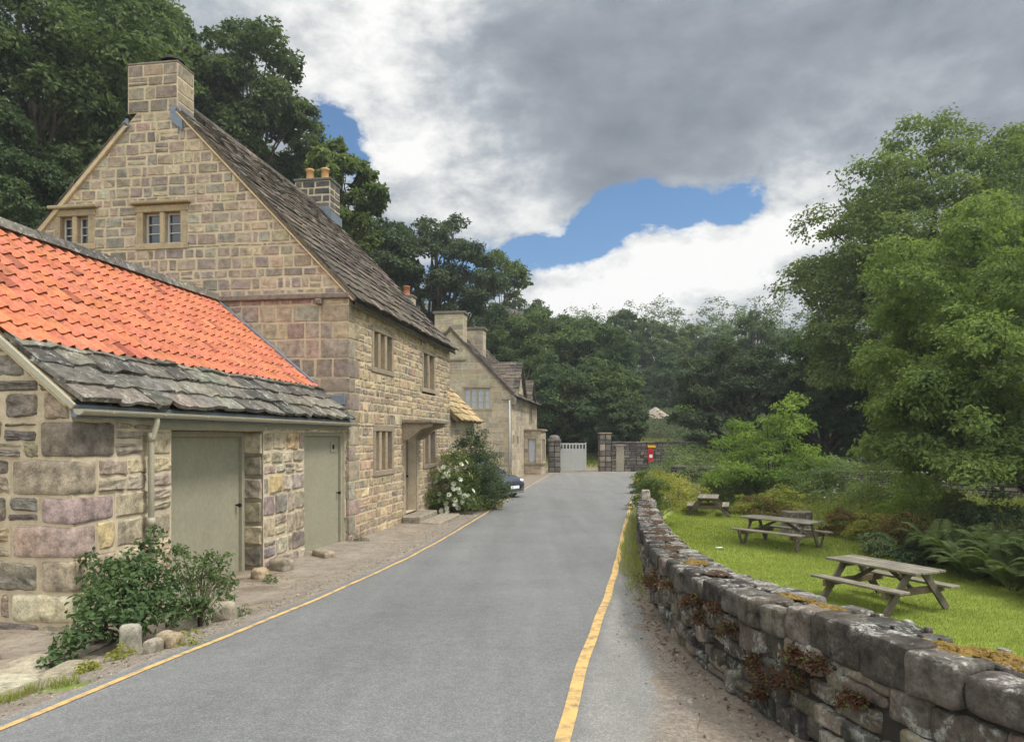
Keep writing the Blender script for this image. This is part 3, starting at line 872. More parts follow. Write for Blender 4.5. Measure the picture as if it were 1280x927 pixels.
def tree(name, loc, H, R_, leaf, n, size, label, group=None, nl=26, clow=-.75, M_=60, trunk_r=.3, cz=.62, rc=(.2, .34), low=-.55, seed=0, extra=None, lobes=.22,
         flat=.65, sub=26, tight=.17, asp=.55, shell=(.62, 1.), up=.55, droop=0., shift=(0, 0), cat='tree', bark='bark', keep=None):
    """thing > trunk, crown; crown centre at H*cz"""
    reseed(1000 + seed)
    root = thing(name, loc, label, cat, group)
    C, rad = crown_clumps(M_, R_, rc, seed, low, shell, lobes)
    C = C + np.array([shift[0], shift[1], H * cz])
    if extra is not None:
        C = np.concatenate([C, np.array([e[:3] for e in extra])]); rad = np.concatenate([rad, np.array([e[3] for e in extra])])
    if keep is not None:
        k = keep(C); C, rad = C[k], rad[k]
    L = np.array(loc)
    tb = MB(); limbs(tb, L + (0, 0, -.4), L + (shift[0] * .7, shift[1] * .7, H * (cz + (1 - cz) * .55)), (C + L)[::max(1, len(C) // nl)], trunk_r, seed=seed)
    tb.build('trunk', M[bark], root)
    V, F = clump_leaves(C, rad, n, size, flat, sub, tight, up, clow, asp=asp, droop=droop)
    cb = MB(); cb.add(V + L, F); cb.build('crown', M[leaf], root)
    return root

def shrub_mesh(C, rad, n, size, leaf, **kw):
    V, F = clump_leaves(C, rad, n, size, **kw); mb = MB(); mb.add(V, F); return mb

def bush(name, loc, R_, leaf, n, size, label, group=None, M_=22, cat='bush', seed=0, rc=(.3, .5), low=-.2, stems=True, stem_r=.02, **kw):
    """thing > stems, foliage"""
    reseed(2000 + seed)
    root = thing(name, loc, label, cat, group); L = np.array(loc, float)
    C, rad = crown_clumps(M_, R_, rc, seed, low, (.5, 1.08), .3)
    C[:, 2] = np.abs(C[:, 2]) * .95 + np.minimum(.12 * R_[2], rad * .6)
    mb = shrub_mesh(C + L, rad, n, size, leaf, **kw)
    if stems:
        sb = MB()
        for c in C[::2]:
            q = np.linspace(0, 1, 5)[:, None]; p0 = np.array([c[0] * .15, c[1] * .15, -.05])
            sb.tube(L + p0 + (c - p0) * q ** np.array([1.3, 1.3, .9]), np.linspace(stem_r, stem_r * .4, 5), 5, cap=False)
        sb.build('stems', M['bark'], root)
    mb.build('foliage', M[leaf], root)
    return root

def blades(P, h, w, lean=.35, seed=0):
    """bent grass blades, 2 quads... as one tapered 5-vertex strip"""
    n = len(P); a = rng.uniform(0, 2 * np.pi, n)
    h = np.asarray(h) * np.ones(n); w = np.asarray(w) * np.ones(n)
    S = np.stack([np.cos(a), np.sin(a), 0 * a], 1) * w[:, None] * .5
    b = rng.uniform(0, 2 * np.pi, n); L = np.stack([np.cos(b), np.sin(b), 0 * b], 1) * (h * rng.uniform(.1, lean * 2, n))[:, None]
    U = np.stack([0 * h, 0 * h, h], 1)
    V = np.stack([P - S, P + S, P + L * .35 + U * .6 + S * .7, P + L * .35 + U * .6 - S * .7, P + L + U * rng.uniform(.8, 1., (n, 1))], 1)
    i = np.arange(n)[:, None] * 5
    return V.reshape(-1, 3), i + np.array([0, 1, 2, 3]), i + np.array([3, 2, 4])
def add_blades(mb, P, h, w, lean=.35, mat=0):
    V, F, T = blades(P, h, w, lean); n0 = mb.n
    mb.add(V, F, mat); mb.F.append((T + n0, mat, False))

def fern_mesh(n_fronds=14, L=1.1, leaf_w=.02, seed=0):
    """bracken-like plant: arching fronds with tapering rows of pinnae"""
    st = MB(); fo = MB()
    for k in range(n_fronds):
        a = 2 * np.pi * k / n_fronds + rng.normal(0, .25); l = L * rng.uniform(.7, 1.15)
        rise = rng.uniform(.5, .95); q = np.linspace(0, 1, 16)
        d = np.array([math.cos(a), math.sin(a), 0])
        r = l * (.75 * q); zz = l * rise * (np.sin(q * 2.1) * .72)
        path = d * r[:, None] + np.array([0, 0, 1.]) * zz[:, None] + d * .04
        path = path + np.cross(d, (0, 0, 1)) * (np.sin(q * 3 + k) * .04 * l)[:, None]
        st.tube(path, np.linspace(.007, .002, 16), 4, cap=False)
        m = 26; t = np.linspace(.18, .99, m)
        Pp = np.stack([np.interp(t, q, path[:, i]) for i in range(3)], 1)
        T = unit(np.stack([np.interp(t, q, np.gradient(path[:, i])) for i in range(3)], 1))
        S = unit(np.cross(T, (0, 0, 1))); N = unit(np.cross(S, T))
        ln = l * .24 * np.sin(np.clip((1.06 - t) * 1.9, 0, 1.57)) * (.55 + .45 * sstep(.1, .35, t))
        for s in (-1, 1):
            D = unit(S * s + T * .55 + N * .05 + np.array([0, 0, -.22]))
            for f0, f1 in ((.0, 1.),):
                V, F = leaf_faces(Pp, D, N + rng.normal(0, .12, (m, 3)), ln * rng.uniform(.85, 1.1, m), .13, .04); fo.add(V, F)
            # secondary leaflets give the serrated outline
            for u in (.15, .3, .45, .6, .75):
                Q = Pp + D * (ln * u)[:, None]
                for s2 in (-1, 1):
                    D2 = unit(D * .6 + T * s2 * .9)
                    V, F = leaf_faces(Q, D2, N + rng.normal(0, .2, (m, 3)), ln * .21 * (1.12 - u), .34, .05); fo.add(V, F)
    return st, fo
# ------------------------------------------------------------------ buildings
def roof_patch(F, x0, ye, ze, sl, side=1):
    """front slope (side=1) rising towards +y from the eave line y=ye,z=ze ; side=-1 rises towards -y"""
    c = 1 / math.hypot(1, sl); s = sl * c
    return lambda a, b, n: F(x0 + a, ye + side * (b * c - n * s), ze + b * s + n * c)

def gable_profile(W, ze, sl):
    lo = lambda b: max(0., (b - ze) / sl)
    hi = lambda b: W - max(0., (b - ze) / sl)
    return lo, hi

def build_house():
    F = A0; Lf = F.fa(562); W = 8.56; ZB = -2.75; ZE = 2.98; sl = 1.045; yr = W / 2; zr_ = ZE + sl * yr
    root = thing('stone_house', tuple(F(0, 0, -2.2)), 'tall coursed stone house with a big chimneyed gable rising over the orange tiled outbuilding', 'house', None)
    fg = lambda a, b, n: F(-n, a, b)
    ff = lambda a, b, n: F(a, -n, b)
    Q = []; z = ZB; k = 0
    while z < ZE - .45:
        h = rng.uniform(.28, .42); Q.append((z, z + h, (.62, .34)[k % 2], (.36, .6)[k % 2])); z += h; k += 1
    qg = [(-1, l, z0, z1) for z0, z1, l, l2 in Q]; qf = [(-1, l2, z0, z1) for z0, z1, l, l2 in Q]
    # --- gable
    zz = lambda py, y: F.z(py, 0, y)
    yR0, yR1 = F.ga(234), F.ga(171); yL0, yL1 = F.ga(118), F.ga(68)
    oR = (yR0, yR1, zz(312, 4.2), zz(256, 4.2)); oL = (yL0, yL1, zz(313, 6.3), zz(262, 6.3))
    mb = MB(); lo, hi = gable_profile(W, ZE, sl)
    zs = zz(372, 1.)
    cy0, cy1 = F.ga(222), F.ga(160); zc = ZE + sl * cy0 - .02
    stone_wall(mb, fg, lo, hi, zs, zc, [oR, oL], (.17, .25), (.17, .44), .024, PAL_GABLE, .012, .02, 5, .003, .007, split=.05)
    stone_wall(mb, fg, lambda b: .0, lambda b: W, ZB, zs, qg, (.22, .34), (.24, .54), .025, PAL_GABLE, .012, .02, 5, .003, .007, split=.05)
    for o in (oR, oL): reveal(mb, fg, o, .3, 1)
    mb.build('wall', [M['stone'], M['mortar']], root)
    tr = MB()
    pbox(tr, fg, -.03, W, zs - .04, zs + .07, -.03, .10, 0, (.2, .165, .13), .015)
    for y in (.55, 3.2): pbox(tr, fg, y, y + .14, zs - .16, zs - .045, -.03, .12, 0, (.2, .16, .12), .015)
    tr.build('string_course', M['stone'], root)
    for o, nm in ((oR, 0), (oL, 1)):
        window(root, fg, o, 2, .13, .15, hood=.12, rows=3, sash='frame_paint', stonecol=(.34, .275, .18))
    # --- front
    mb = MB()
    fz = lambda py, px: F.z(py, F.fa(px), 0)
    def op(x0, x1, y0, y1):
        a0, a1 = F.fa(x0), F.fa(x1); am = (a0 + a1) / 2
        return (a0, a1, F.z(y1, am), F.z(y0, am))
    uL = op(464.5, 491.5, 411, 468); uR = op(527.5, 543.5, 438, 491)
    gL = op(466.5, 492, 531, 594); gR = op(528.5, 545, 533, 585)
    a0, a1 = F.fa(506), F.fa(520); door = (a0, a1, -1.98, F.z(545, 4.4))
    ops = [uL, uR, gL, gR, door]
    stone_wall(mb, ff, lambda b: 0., lambda b: Lf, ZB, ZE - .12, ops + qf, (.15, .25), (.17, .42), .026, PAL_FRONT, .016, .02, 5, .004, .008, split=.07)
    for o in ops: reveal(mb, ff, o, .35, 1)
    mb.build('wall', [M['stone_front'], M['mortar_front']], root)
    qm = MB(); I = lambda a, b, n: F(a, b, n)
    for z0, z1, l, l2 in Q: block(qm, I, -.014, l2 - .014, -.018, l - .014, z0 + .013, z1 - .013, .02, 7, .007, 5, 0, pick(PAL_GABLE))
    qm.bevbox(I, .004, .64, .004, .64, ZB, Q[-1][1], 0, 1)
    qm.build('quoins', [M['stone'], M['mortar']], root)
    window(root, ff, uL, 3, .14, .13, sash='frame_brown', board=(0, 1), stonecol=(.30, .25, .18), mull=.13)
    window(root, ff, uR, 2, .14, .13, sash='frame_brown', board=(1,), stonecol=(.30, .25, .18), mull=.13)
    window(root, ff, gL, 3, .14, .15, sash='frame_brown', board=(0, 1), stonecol=(.29, .24, .175), mull=.13)
    window(root, ff, gR, 2, .14, .14, sash='frame_brown', board=(0,), stonecol=(.27, .225, .17), mull=.14)
    # door
    db = MB()
    for i in range(6):
        w = (a1 - a0) / 6
        pbox(db, ff, a0 + i * w + .004, a0 + (i + 1) * w - .004, door[2], door[3] - .004, -.28, -.22, 0, (1, 1, 1), .006)
    d = db.build('door', M['frame_brown'], root)
    hm = MB(); hm.blob(F(a0 + .85, .19, -1.05), (.035, .035, .035), 8); hm.build('handle', M['black_metal'], d)
    jm = MB()
    for (x0, x1) in ((a0 - .16, a0 - .005), (a1 + .005, a1 + .17)):
        pbox(jm, ff, x0, x1, -2.15, door[3] - .01, -.04, .035, 0, (.33, .275, .195), .012)
    pbox(jm, ff, a0 - .2, a1 + .2, door[3], door[3] + .2, -.04, .04, 0, (.30, .25, .18), .015)
    jm.build('door_surround', M['ashlar'], root)
    # hood on two curved brackets
    hb = MB(); zt = door[3]
    pbox(hb, ff, a0 - .35, a1 + .35, zt + .33, zt + .43, -.05, .82, 0, (.25, .21, .15), .02)
    hd = hb.build('door_hood', M['stone'], root)
    prof = [(0, -.12), (.16, -.08), (.33, .04), (.48, .18), (.74, .24), (.76, .325), (0, .325)]
    for xa in (a0 - .24, a1 + .06):
        b = MB(); b.prism(prof, lambda n, z, t, xa=xa: F(xa + t, -n, zt + z), 0, .19, 0, (.29, .24, .175)); b.build('bracket', M['ashlar'], hd)
    st = MB()
    gg = lambda x, y, z: F(x, y, z)
    st.bevbox(gg, a0 - .35, a1 + .3, -.52, -.03, -2.5, -2.0, .03, 0, (.27, .24, .19), .006)
    st.build('door_step', M['stone_front'], root)
    st = MB(); st.bevbox(gg, a0 - .5, a1 + .75, -1.05, -.5, -2.6, -2.13, .03, 0, (.28, .245, .19), .006)
    st.build('door_step', M['stone_front'], root)
    # other two walls, plainly coursed
    mb = MB()
    fb = lambda a, b, n: F(Lf + n, a, b); fk = lambda a, b, n: F(a, W + n, b)
    stone_wall(mb, fb, lo, hi, ZB, zr_ - .05, [], (.26, .4), (.4, .8), .03, PAL_FRONT, .012, .02, 4, .003, .006)
    stone_wall(mb, fk, lambda b: 0., lambda b: Lf, ZB, ZE - .1, [], (.3, .45), (.45, .9), .03, PAL_FRONT, .012, .02, 4, .003, .006)
    mb.build('wall', [M['stone_front'], M['mortar_front']], root)
    # roof
    ov = .20; ye = -ov; ze = ZE - sl * ov + .06; S = math.hypot(yr + ov, sl * (yr + ov))
    rb = MB(); vo = .07
    fr = roof_patch(F, -vo, ye, ze, sl); fk = roof_patch(F, -vo, W + ov, ze, sl, -1)
    bcut = (cy0 + ov) * math.hypot(1, sl) - .05; am = lambda b: 0. if b + .25 < bcut else .62 + vo
    bcut2 = (W - cy1 + ov) * math.hypot(1, sl) - .05; am2 = lambda b: 0. if b + .25 < bcut2 else .62 + vo
    for f, bc in ((fr, bcut), (fk, bcut2)):
        pbox(rb, f, 0, Lf + 2 * vo, 0, bc, -.07, -.008, 0, (.10, .09, .075), 0)
        pbox(rb, f, .62 + vo, Lf + 2 * vo, bc + .002, S - .06, -.07, -.008, 0, (.10, .09, .075), 0)
    slates(rb, fr, Lf + 2 * vo, S, (.38, .19), (.2, .46), .030, PAL_SLATE, .014, 0, .35, over=.06, res=2, amin=am)
    slates(rb, fk, Lf + 2 * vo, S, (.44, .3), (.5, .9), .028, PAL_SLATE, .01, 0, .35, over=.05, amin=am2)
    # ridge stones
    x = -vo
    x = .62
    while x < Lf + vo:
        w = rng.uniform(.4, .6); x1 = min(x + w, Lf + vo)
        rb.prism([(-.17, -.16), (.17, -.16), (.05, .05), (-.05, .05)], lambda a, b, t: F(t, yr + a, zr_ + .09 + b), x + .006, x1 - .006, 0, pick(PAL_SLATE))
        x = x1
    rb.build('roof', M['slate'], root)
    # pale mortar fillet under the slates on the gable
    vm = MB()
    for s in (1, -1):
        y0_, y1_ = (-.14, yr - .0) if s == 1 else (W + .14, yr)
        c = 1 / math.hypot(1, sl)
        y1_ = (cy0 - .02) if s == 1 else (cy1 + .02)
        p = F(-.02, y0_, ZE + (-.14) * sl - .02); q = F(-.02, y1_, ZE + sl * (y1_ if s == 1 else W - y1_) - .02)
        vm.bar(p, q, .10, .10, 0, (1, 1, 1), .015)
    vm.build('verge_mortar', M['lime'], root)
    # eaves timbers
    for x in np.arange(.25, Lf, .62):
        em = MB(); em.bar(F(x, .05, ZE - .10), F(x, -ov + .05, ZE - sl * (ov - .05) - .09), .09, .10, 0, (1, 1, 1), .01); em.build('rafter_end', M['rusty'], root)
    em = MB(); em.bar(F(-.05, -ov + .03, ZE - sl * ov - .05), F(Lf + .05, -ov + .03, ZE - sl * ov - .05), .03, .08, 0, (1, 1, 1), .005)
    em.build('eaves_board', M['rusty'], root)
    # chimneys
    zt = F.z(77, 0, yr)
    ch = chimney(root, F, 0.001, .60, cy0, cy1, zc + .002, zt - .05, PAL_CHIM, course=(.2, .34), wid=(.28, .6), cap=.05, capover=.015)
    fl = MB(); fg2 = lambda a, b, n: F(-n, a, b)
    fl.prism([(cy0 - .14, zr_ - .95), (cy0 + .14, zr_ - .72), (cy0 + .14, zr_ - .42), (cy0 - .02, zr_ - .42), (cy0 - .14, zr_ - .60)], fg2, .02, .05)
    fl.build('flashing', M['lead'], ch); fl = MB()
    fl.bevbox(lambda x, y, z: F(x, y, z), -.02, .66, cy0 - .04, cy0 - .012, zr_ - 1.0, zr_ - .42, .004)
    fl.build('flashing', M['lead'], ch); fl = MB()
    fl.prism([(cy1 + .30, zr_ - .92), (cy1 + .02, zr_ - .62), (cy1 - .03, zr_ - .62), (cy1 - .03, zr_ - .8), (cy1 + .2, zr_ - 1.02)], fg2, .02, .045)
    fl.build('flashing', M['lead'], ch)
    cw = MB(); cp = F(.3, cy0 + .3, zt + .01)
    cw.lathe([(.0, 0), (.17, 0), (.17, .05), (.12, .10), (.12, .12)], cp, 16); cw.lathe([(.24, .10), (.20, .15), (.08, .18), (0, .185)], cp, 16)
    cw.build('cowl', M['black_metal'], ch)
    d0, d1 = 3.72, 4.9
    ch2 = chimney(root, F, Lf - .85, Lf - .05, d0, d1, zr_ - 1.2, 8.22, [((.12, .11, .10), 3), ((.16, .14, .12), 3), ((.09, .085, .08), 2)], course=(.2, .24), wid=(.3, .5), capcol=(.13, .12, .11), gap=.035)
    for y in (d0 + .33, d1 - .33): pot(ch2, F(Lf - .45, y, 8.29), .46, .14, 'pot_buff')
    fl = MB(); fl.bevbox(lambda x, y, z: F(x, y, z), Lf - .93, Lf + .0, d0 - .07, d0 - .03, zr_ - 1.2, zr_ - .25, .005)
    fl.bevbox(lambda x, y, z: F(x, y, z), Lf - .93, Lf - .89, d0 - .03, d1 + .07, zr_ - .6, zr_ - .1, .005)
    fl.build('flashing', M['lead'], ch2)
    return root

def build_outbuilding():
    F = A0; K = .05; x0 = -7.59; x1 = -.035; ZB = -2.7; W = 6.0
    ye, ze, sl = -.08, .36, .82; yr = 2.97; zr_ = ze + sl * (yr - ye)
    roofz = lambda y: ze + sl * (y - ye)
    root = thing('stone_outbuilding', tuple(F(x0, K, -2.0)), 'low stone outbuilding with orange clay pantiles, stone slate eaves and two olive doors', 'outbuilding')
    ff = lambda a, b, n: F(a, K - n, b); zt = .30
    D1 = (F.fa(214, K), F.fa(329, K), -2.7, .09); D2 = (F.fa(380, K), F.fa(431, K), -2.7, .115)
    Q = []; z = ZB; k = 0
    while z < .02:
        h = rng.uniform(.26, .42); Q.append((z, min(z + h, .24), (.72, .38)[k % 2], (.36, .64)[k % 2])); z += h; k += 1
    qg = [(-1, l, z0, z1) for z0, z1, l, l2 in Q]; qf = [(x0 - 1, x0 + l2, z0, z1) for z0, z1, l, l2 in Q]
    mb = MB()
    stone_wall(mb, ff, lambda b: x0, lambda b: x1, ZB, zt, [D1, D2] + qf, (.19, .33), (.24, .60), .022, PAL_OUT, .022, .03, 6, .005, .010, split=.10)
    for o in (D1, D2): reveal(mb, ff, o, .5, 1)
    # right reveal of the big door shows stone
    fr = lambda a, b, n: F(D1[1] - n, K + a, b)
    stone_wall(mb, fr, lambda b: 0.0, lambda b: .36, -2.7, .09, [], (.28, .42), (.36, .37), .03, PAL_OUT, .02, .03, 6, .005, .008, split=0)
    mb.build('wall', [M['stone_big'], M['mortar_front']], root)
    # near gable
    fg = lambda a, b, n: F(x0 - n, K + a, b)
    Wg = 2 * (yr - K)
    lo = lambda b: max(0., (b - roofz(K) + .06) / sl); hi = lambda b: Wg - lo(b)
    mb = MB()
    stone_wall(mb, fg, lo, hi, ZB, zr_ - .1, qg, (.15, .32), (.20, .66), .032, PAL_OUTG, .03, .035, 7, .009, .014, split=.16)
    fk = lambda a, b, n: F(a, K + Wg + n, b)
    stone_wall(mb, fk, lambda b: x0, lambda b: x1, ZB, zt, [], (.3, .42), (.5, .9), .03, PAL_OUT, .02, .03, 4)
    mb.build('wall', [M['stone_big'], M['mortar']], root)
    qm = MB(); I = lambda a, b, n: F(a, b, n)
    for z0, z1, l, l2 in Q: block(qm, I, x0 - .026, x0 + l2 - .02, K - .024, K + l - .02, z0 + .012, z1 - .012, .045, 10, .018, 4, 0, pick(PAL_OUTG + PAL_OUT))
    qm.bevbox(I, x0 + .004, x0 + .74, K + .004, K + .74, ZB, Q[-1][1], 0, 1)
    qm.build('quoins', [M['stone_big'], M['mortar']], root)
    # lintel beams and doors
    lm = MB()
    pbox(lm, ff, D1[0] - .3, D1[1] + .02, .095, .295, -.3, .03, 0, (1, 1, 1), .012)
    pbox(lm, ff, D1[1] + .03, x1 - .01, .12, .295, -.1, .022, 0, (1, 1, 1), .012)
    lm.build('lintel_beam', M['olive'], root)
    def door(o, rec, zb, fw, knob, vent):
        a0, a1, _, b1 = o
        dm = MB()
        pbox(dm, ff, a0 + fw + .004, a1 - fw - .004, zb, b1 - fw - .004, -rec - .05, -rec, 0, (1, 1, 1), .006)
        d = dm.build('door', M['olive'], root)
        fm = MB()
        pbox(fm, ff, a0 + .004, a0 + fw, zb - .05, b1 - .004, -rec - .06, -rec + .06, 0, (1, 1, 1), .01)
        pbox(fm, ff, a1 - fw, a1 - .004, zb - .05, b1 - .004, -rec - .06, -rec + .06, 0, (1, 1, 1), .01)
        pbox(fm, ff, a0 + fw, a1 - fw, b1 - fw, b1 - .006, -rec - .06, -rec + .055, 0, (1, 1, 1), .01)
        fm.build('door_frame', M['olive'], root)
        hm = MB(); kx = a1 - fw - .10
        hm.tube([F(kx, K + rec, knob), F(kx, K + rec - .05, knob)], [.012, .012], 8); hm.blob(F(kx, K + rec - .065, knob), (.032, .032, .032), 10, rough=0)
        hm.build('handle', M['black_metal'], d)
        if vent:
            vm = MB(); pbox(vm, ff, a1 - fw - .42, a1 - fw - .18, b1 - .42, b1 - .2, -rec + .001, -rec + .016, 0, (1, 1, 1), .004)
            v = vm.build('vent_board', M['olive'], d)
            vm = MB(); pbox(vm, ff, a1 - fw - .34, a1 - fw - .25, b1 - .355, b1 - .265, -rec + .014, -rec + .021, 0, (1, 1, 1), .003)
            vm.build('vent_hole', M['black_metal'], d)
        return d
    door(D1, .36, -2.13, .09, -1.06, False)
    door(D2, .10, -2.12, .10, -1.12, True)
    tb = MB(); pbox(tb, ff, D2[0] - .03, D2[1] + .03, -2.32, -2.13, -.2, .06, 0, (1, 1, 1), .012); tb.build('threshold_plank', M['olive'], root)
    # inner dark box behind the doors
    # roof
    S = math.hypot(yr - ye, sl * (yr - ye)); f = roof_patch(F, x0 - .10, ye, ze, sl); L = x1 - x0 + .10
    fb = roof_patch(F, x0 - .10, 2 * yr - ye, ze, sl, -1)
    Bs = 1.0
    rb = MB()
    pbox(rb, f, .02, L, .02, S - .05, -.09, -.03, 0, (.08, .07, .06), 0)
    slates(rb, f, L, Bs + .1, (.32, .28), (.32, .80), .042, PAL_FLAG, .018, 0, .4, over=.05, res=2)
    rb.build('stone_slates', M['flag'], root)
    pt = MB(); tw = .215; ex = .305; nt = int(round(L / tw)); tw = L / nt
    rows = int(math.ceil((S - Bs) / ex)); ex = (S - Bs + .03) / rows
    u = np.linspace(0, 1, 11)
    wave = np.where(u < .62, -.022 * np.sin(u / .62 * np.pi), .030 * np.sin((u - .62) / .38 * np.pi)) + .035
    for r in range(rows):
        b0 = Bs - .02 + r * ex
        for c in range(nt):
            a = c * tw + u * (tw + .012) + rng.normal(0, .002); j = rng.normal(0, .006); jl = rng.normal(0, .004)
            lift = .033 + jl
            bl = np.full(11, b0 + j); bt = np.full(11, b0 + ex + .05)
            n0 = wave + lift; n1 = wave + .002
            V = np.concatenate([f(a, bl, n0), f(a, bt, n1), f(a, bl + .004, n0 - .016), f(a, bt, n1 - .014)])
            i = np.arange(10)
            Fq = np.concatenate([np.stack([i, i + 1, i + 12, i + 11], 1), np.stack([i + 22, i + 23, i + 1, i], 1), np.stack([i + 33, i + 34, i + 23, i + 22], 1)])
            base = np.array([.45, .155, .086]) * (1 + rng.normal(0, .06)) * np.array([1, 1 + rng.normal(0, .05), 1 + rng.normal(0, .06)])
            if rng.random() < .04: base = base * np.array([.78, .78, .85]) * rng.uniform(.7, 1)
            pt.add(V, Fq, 0, base, False)
    pt.build('pantiles', M['tile'], root)
    bk = MB(); pbox(bk, fb, .0, L, 0, S - .05, -.08, .03, 0, (.46, .115, .043), .01); bk.build('rear_roof', M['tile'], root)
    rg = MB(); x = x0 - .1
    while x < x1:
        w = rng.uniform(.45, .7); xx = min(x + w, x1)
        rg.prism([(-.19, -.10), (.19, -.10), (.09, .055), (-.09, .055)], lambda a, b, t: F(t, yr + a, zr_ + .10 + b + rng.normal(0, .004)), x + .004, xx - .004, 0, pick(PAL_FLAG))
        x = xx
    rg.build('ridge_stones', M['flag'], root)
    vm = MB()
    vm.bar(F(x0 - .05, ye + .1, ze + .1 * sl - .10), F(x0 - .05, yr, zr_ - .10), .10, .11, 0, (1, 1, 1), .015)
    vm.build('verge_mortar', M['lime'], root)
    bb = MB(); bb.bar(F(x0 - .115, ye + .02, ze + .015 - .07), F(x0 - .115, yr, zr_ - .07), .03, .07, 0, (1, 1, 1), .006); bb.build('bargeboard', M['pipe_paint'], root)
    fm = MB(); pbox(fm, lambda a, b, n: F(a, b, n), x0 - .08, x1, ye + .015, ye + .085, .20, .335, 0, (1, 1, 1), .006); fm.build('fascia', M['lead'], root)
    # flashing against the house
    fl = MB(); p0 = roof_patch(F, 0, ye, ze, sl)
    fl.bar(F(-.06, ye + .8, roofz(ye + .8) + .10), F(-.06, yr, zr_ + .10), .09, .05, 0, (1, 1, 1), .008)
    fl.build('flashing', M['lead'], root); fl = MB()
    fl.bevbox(lambda x, y, z: F(x, y, z), -.06, -.022, .06, .36, .66, .86, .006)
    fl.build('flashing', M['lead'], root)
    # gutter and downpipe
    gm = MB(); th = np.linspace(np.pi, 2 * np.pi, 9); r = .062; gy, gz = ye - .06, .285
    V = []
    for x in (x0 - .14, x1 + .06):
        for rr in (r, r - .008): V += [F(x, gy + rr * math.cos(t), gz + rr * math.sin(t)) for t in th]
    Fq = []
    for i in range(8): Fq += [[i, i + 1, 18 + i + 1, 18 + i], [9 + i + 1, 9 + i, 27 + i, 27 + i + 1], [i + 1, i, 9 + i, 9 + i + 1], [18 + i, 18 + i + 1, 27 + i + 1, 27 + i]]
    Fq += [[0, 18, 27, 9], [8, 17, 35, 26]]
    gm.add(V, Fq)
    gm.prism([(r * math.cos(t), r * math.sin(t)) for t in th], lambda a, b, t: F(t, gy + a, gz + b), x0 - .15, x0 - .14)
    for x in np.arange(x0 + .3, x1, .9): gm.bar(F(x, gy + .08, gz - .03), F(x, gy - .066, gz - .03), .02, .02)
    gm.build('gutter', M['pipe_paint'], root)
    pm = MB(); px_ = F.fa(188, K - .1)
    pm.tube([F(px_, gy + .01, gz - .04), F(px_, gy + .01, gz - .12), F(px_, K - .11, gz - .34), F(px_, K - .11, gz - .45), F(px_, K - .11, -2.05)], .036, 10)
    for z in (.0, -1.0): pm.tube([F(px_, K - .11, z - .05), F(px_, K - .11, z + .05)], .047, 10)
    pm.build('downpipe', M['pipe_paint'], root)
    return root

def simple_house(root, F, L, W, ZB, ZE, sl, pal, smat, mmat, openG=(), openF=(), course=(.24, .34), width=(.4, .8), gap=.012, rp=PAL_SLATE, ov=.25, vo=.1, p=.006, slw=(.3, .7), back=True):
    fg = lambda a, b, n: F(-n, a, b); ff = lambda a, b, n: F(a, -n, b)
    fb = lambda a, b, n: F(L + n, a, b); fk = lambda a, b, n: F(a, W + n, b)
    lo, hi = gable_profile(W, ZE, sl); yr = W / 2; zr_ = ZE + sl * yr
    mb = MB()
    for f, l, h, top, o in ((fg, lo, hi, zr_ - .05, openG), (fb, lo, hi, zr_ - .05, ()), (ff, lambda b: 0., lambda b: L, ZE, openF), (fk, lambda b: 0., lambda b: L, ZE, ())):
        stone_wall(mb, f, l, h, ZB, top, o, course, width, gap, pal, p, .012, 4, .002, .003, split=.05)
        for q in o: reveal(mb, f, q, .3, 1)
    mb.build('wall', [M[smat], M[mmat]], root)
    rb = MB(); ye = -ov; ze = ZE - sl * ov + .05; S = math.hypot(yr + ov, sl * (yr + ov))
    for f in (roof_patch(F, -vo, ye, ze, sl), roof_patch(F, -vo, W + ov, ze, sl, -1)):
        pbox(rb, f, 0, L + 2 * vo, 0, S - .05, -.10, -.006, 0, (.11, .095, .08), 0)
        slates(rb, f, L + 2 * vo, S, (.36, .24), slw, .03, rp, .012, 0, over=.04)
    rb.prism([(-.14, -.12), (.14, -.12), (.04, .05), (-.04, .05)], lambda a, b, t: F(t, yr + a, zr_ + .08 + b), -vo, L + vo, 0, (.13, .115, .095))
    rb.build('roof', M['slate'], root)
    return fg, ff

